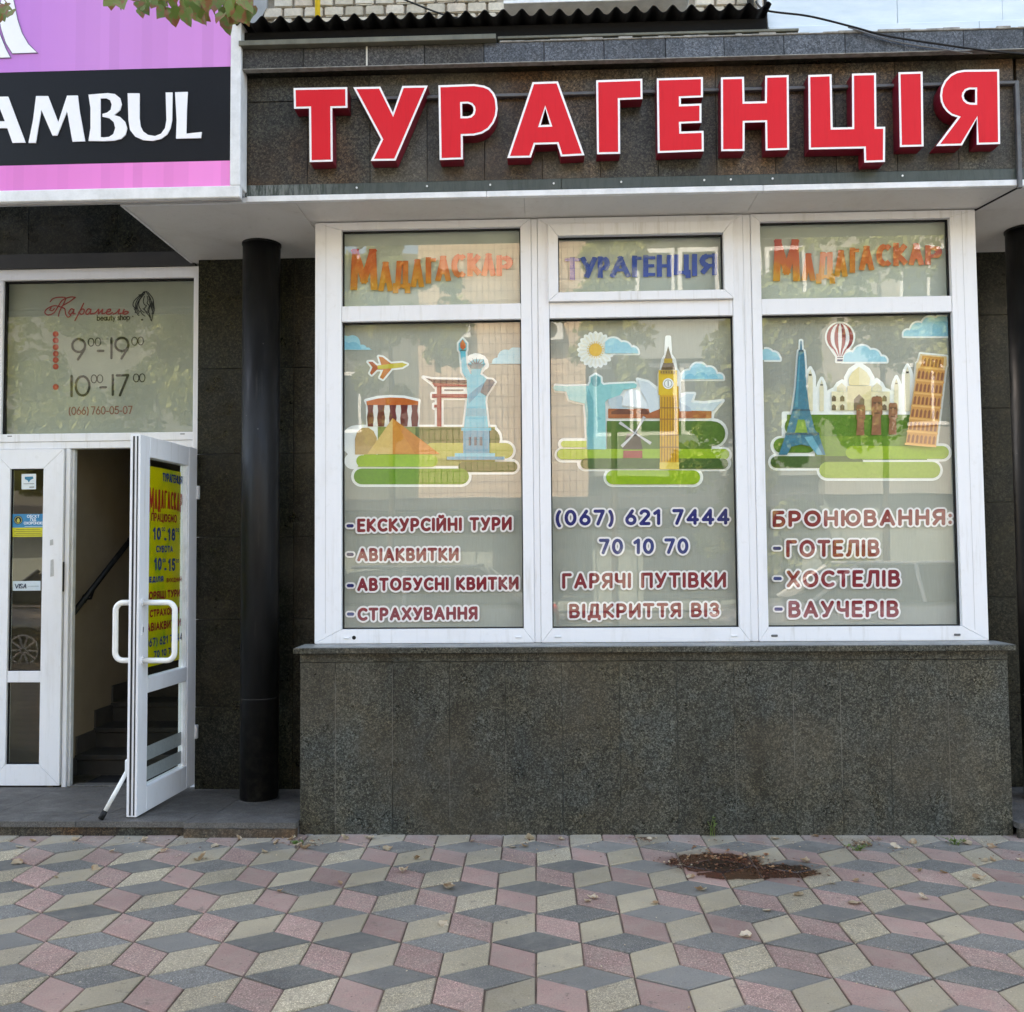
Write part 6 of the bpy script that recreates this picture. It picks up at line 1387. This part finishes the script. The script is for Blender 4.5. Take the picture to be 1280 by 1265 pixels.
m_darkgrey = mat_simple('dull_grey_render', (.10, .10, .085), (.15, .15, .13), 1.5, .8); m_dglass = flat((.03, .035, .04), .08, 'dark_window_pane'); m_darkband = flat((.05, .05, .055), .6)
YO = -14.0
op = empty('opposite_building', (1, YO, 0), 'beige tiled building across the street reflected in the shop glass', 'building')
box('wall', -3.3, 1.1, YO-6, YO, 2.95, 11, m_clad, op); box('wall', -18, -3.302, YO-6, YO-.2, 2.95, 9.5, m_darkgrey, op); box('wall', 1.1, 7.2, YO-6, YO-.6, 2.95, 11, m_darkband, op); box('wall', 7.2, 20, YO-6, YO, 2.95, 11, mat_simple('grey_tile_wall', (.3, .29, .26), (.38, .36, .32), 2, .8), op)
box('wall', -16, 20, YO-6, YO-.3, -.2, 2.93, m_panel, op); box('awning', -16, 7, YO-.3, YO+.5, 2.62, 2.93, m_darkband, op, .02)
for k in range(14):
    x = -6+k*1.05; box('panel', x, x+1.0, YO-.3, YO-.24, 0, 2.6, m_panel, op, .01)
box('shop_glazing', -1.4, 1.2, YO-.24, YO-.2, .3, 2.5, m_dglass, op); box('shop_glazing', 2.5, 6.2, YO-.24, YO-.2, .3, 2.5, m_dglass, op)
for z in (4.6, 7.7):
    for k in range(5):
        x = 1.3+k*1.15; f = box('balcony_window', x, x+1.05, YO-.6, YO-.5, z, z+1.9, m_strip, op); box('pane', x+.10, x+.95, YO-.5, YO-.48, z+.12, z+1.78, m_dglass, f)
    box('balcony_parapet', 1.1, 7.2, YO-.6, YO-.35, z-1.1, z-.02, flat((.28, .3, .29), .6), op)
for x in (-9.5, -6.3, 9.2, 12.8, 15.5):
    for z in (4.7, 7.8):
        f = box('window', x, x+1.5, YO, YO+.03, z, z+1.6, m_strip, op); box('pane', x+.08, x+.71, YO+.03, YO+.04, z+.1, z+1.5, m_dglass, f); box('pane', x+.79, x+1.42, YO+.03, YO+.04, z+.1, z+1.5, m_dglass, f)
for x, z in ((-2.3, 7.1), (.1, 7.0)):
    a = empty('air_conditioner', (x, YO, z), 'white air conditioner unit on the opposite wall, %s' % ('left of the two' if x < -1 else 'beside the balconies'), 'air conditioner')
    box('case', x-.4, x+.4, YO+.001, YO+.3, z, z+.55, m_strip, a, .02); MB().tube([(0.05, .3, .27), (.05, .31, .27)], .2, 20).build('fan', m_darkband, a)
def rtree(x, y, h0, h1, rad, label, nl, seed, trunk=True):
    t = empty('tree', (x, y, -.1), label, 'tree', 'trees across the street'); r_ = random.Random(seed)
    branch([(0, 0, 0), (.05, 0, h0), (0, .05, (h0+h1)/2), (0, 0, h1*.9)], .07, .02, t, 'trunk')
    lv = MB(); cl = [(Vector((r_.gauss(0, rad*.45), r_.gauss(0, rad*.45), h0+(h1-h0)*r_.random())), r_.uniform(.3, .6)*rad*.6) for _ in range(34)]
    for k in range(nl):
        c_, rad_ = r_.choice(cl); d = Vector((r_.gauss(0, 1), r_.gauss(0, 1), r_.gauss(0, .8))); p = c_+d.normalized()*rad_*r_.random()**.4; s = r_.uniform(.05, .11)
        u = Vector((r_.gauss(0, 1), r_.gauss(0, 1), r_.gauss(0, 1))).normalized(); w = u.orthogonal().normalized()
        lv.add([p-u*s, p-w*s*.6, p+u*s, p+w*s*.6], [(0, 1, 2, 3)])
    lv.build('crown', m_leaf2, t)
rtree(3.8, -6.2, 1.2, 6.6, 1.35, 'sunlit roadside tree reflected in the middle and right panes', 16000, 2)
rtree(-2.9, -6.8, 3.9, 8.6, 1.2, 'sunlit roadside tree reflected in the left pane', 12000, 3)
rtree(6.4, -7.5, 4, 9, 1.5, 'roadside tree reflected at the right pane edge', 7000, 5)
rtree(-7.9, -7.0, 2.9, 8.2, 2.1, 'roadside tree reflected in the salon transom', 16000, 6)
rtree(-10.3, -7.4, 3.1, 8.4, 1.8, 'roadside tree left of the one reflected in the salon transom', 9000, 16)
rtree(1.3, -7.6, 5.4, 8.4, 1.0, 'roadside tree crown reflected at the top of the middle pane', 3500, 9)

# parked cars at the kerb, seen only in the glass
def car(x, y, col, label, cat='car'):
    c_ = empty('parked_car', (x, y, -.16), label, cat, 'cars parked along the kerb')
    g = N('car_paint'); g.b.inputs['Coat Weight'].default_value = .8; m = g.set(col, .35)
    prof = [(-2.2, .35), (-2.22, .62), (-2.12, .86), (-1.25, .98), (-.55, 1.42), (.2, 1.52), (1.25, 1.46), (1.85, 1.02), (2.2, .95), (2.25, .6), (2.2, .32)]
    lower = [(-2.2, .35), (-2.22, .62), (-2.12, .86), (-1.3, .98), (1.9, 1.0), (2.2, .95), (2.25, .6), (2.2, .32)]
    def ext(pts, w0, w1):
        n = len(pts); cz = 1.0; V = []
        for s_ in (-1, 1):
            for a, b in pts: V.append((a, s_*(w0 if b < 1.01 else w1), b))
        F = [tuple(range(n))[::-1], tuple(range(n, 2*n))]+[(i, (i+1) % n, n+(i+1) % n, n+i) for i in range(n)]; return V, F
    V, F = ext(lower, .88, .88); bm_ = bmesh.new(); vs = [bm_.verts.new(v) for v in V]; [bm_.faces.new([vs[i] for i in f]) for f in F]; bmesh.ops.recalc_face_normals(bm_, faces=bm_.faces); bmesh.ops.bevel(bm_, geom=list(bm_.edges), offset=.07, segments=3, affect='EDGES'); mb = MB(); mb.bm(bm_); mb.build('body', m, c_, True)
    V, F = ext([(-1.25, .99), (-.55, 1.42), (.2, 1.5), (1.25, 1.45), (1.8, .99)], .86, .68); bm_ = bmesh.new(); vs = [bm_.verts.new(v) for v in V]; [bm_.faces.new([vs[i] for i in f]) for f in F]; bmesh.ops.recalc_face_normals(bm_, faces=bm_.faces); bmesh.ops.bevel(bm_, geom=list(bm_.edges), offset=.04, segments=2, affect='EDGES'); mb = MB(); mb.bm(bm_); mb.build('windows', m_dglass, c_, True)
    mb = MB(); mb.box(-.5, 1.2, -.66, .66, 1.47, 1.52, 0, .02); mb.build('roof', m, c_)
    for s_ in (-1, 1):
        for a, b in (((-1.2, 1.0), (-.55, 1.45)), ((.25, 1.0), (.22, 1.5)), ((1.78, 1.0), (1.25, 1.47))): MB().tube([(a[0], s_*.875, a[1]), (b[0], s_*.69, b[1])], .03, 6).build('pillar', m, c_)
        for xx in (-1.35, 1.35):
            w = MB().tube([(xx, s_*.70, .33), (xx, s_*.90, .33)], .33, 28).build('wheel', m_gasket, c_)
            MB().tube([(xx, s_*.88, .33), (xx, s_*.905, .33)], .22, 24).build('hub', flat((.02, .02, .02), .5), w)
            sp = MB()
            for k in range(10): a = k*math.pi/5; sp.tube([(xx+.03*math.cos(a), s_*.915, .33+.03*math.sin(a)), (xx+.21*math.cos(a), s_*.912, .33+.21*math.sin(a))], .014, 6)
            for k in range(24): a = k*math.pi/12; b = (k+1)*math.pi/12; sp.tube([(xx+.215*math.cos(a), s_*.91, .33+.215*math.sin(a)), (xx+.215*math.cos(b), s_*.91, .33+.215*math.sin(b))], .013, 5)
            sp.build('rim', flat((.6, .6, .6), .25), w)
    for s_ in (-1, 1): MB().box(2.16, 2.27, s_*.62-.14, s_*.62+.14, .72, .92, 0, .03).build('tail_light', flat((.5, .02, .03), .2), c_); MB().box(-2.24, -2.12, s_*.62-.16, s_*.62+.16, .62, .78, 0, .03).build('headlight', m_strip, c_)
    return c_
k_ = car(-6.2, -2.35, (.03, .032, .036), 'dark grey parked car reflected in the fixed door leaf'); k_.rotation_euler = (0, 0, math.pi)
car(4.6, -2.55, (.7, .7, .7), 'white parked car reflected low in the right bay pane')
car(-2.1, -2.5, (.35, .37, .38), 'silver parked car reflected low in the left bay pane')
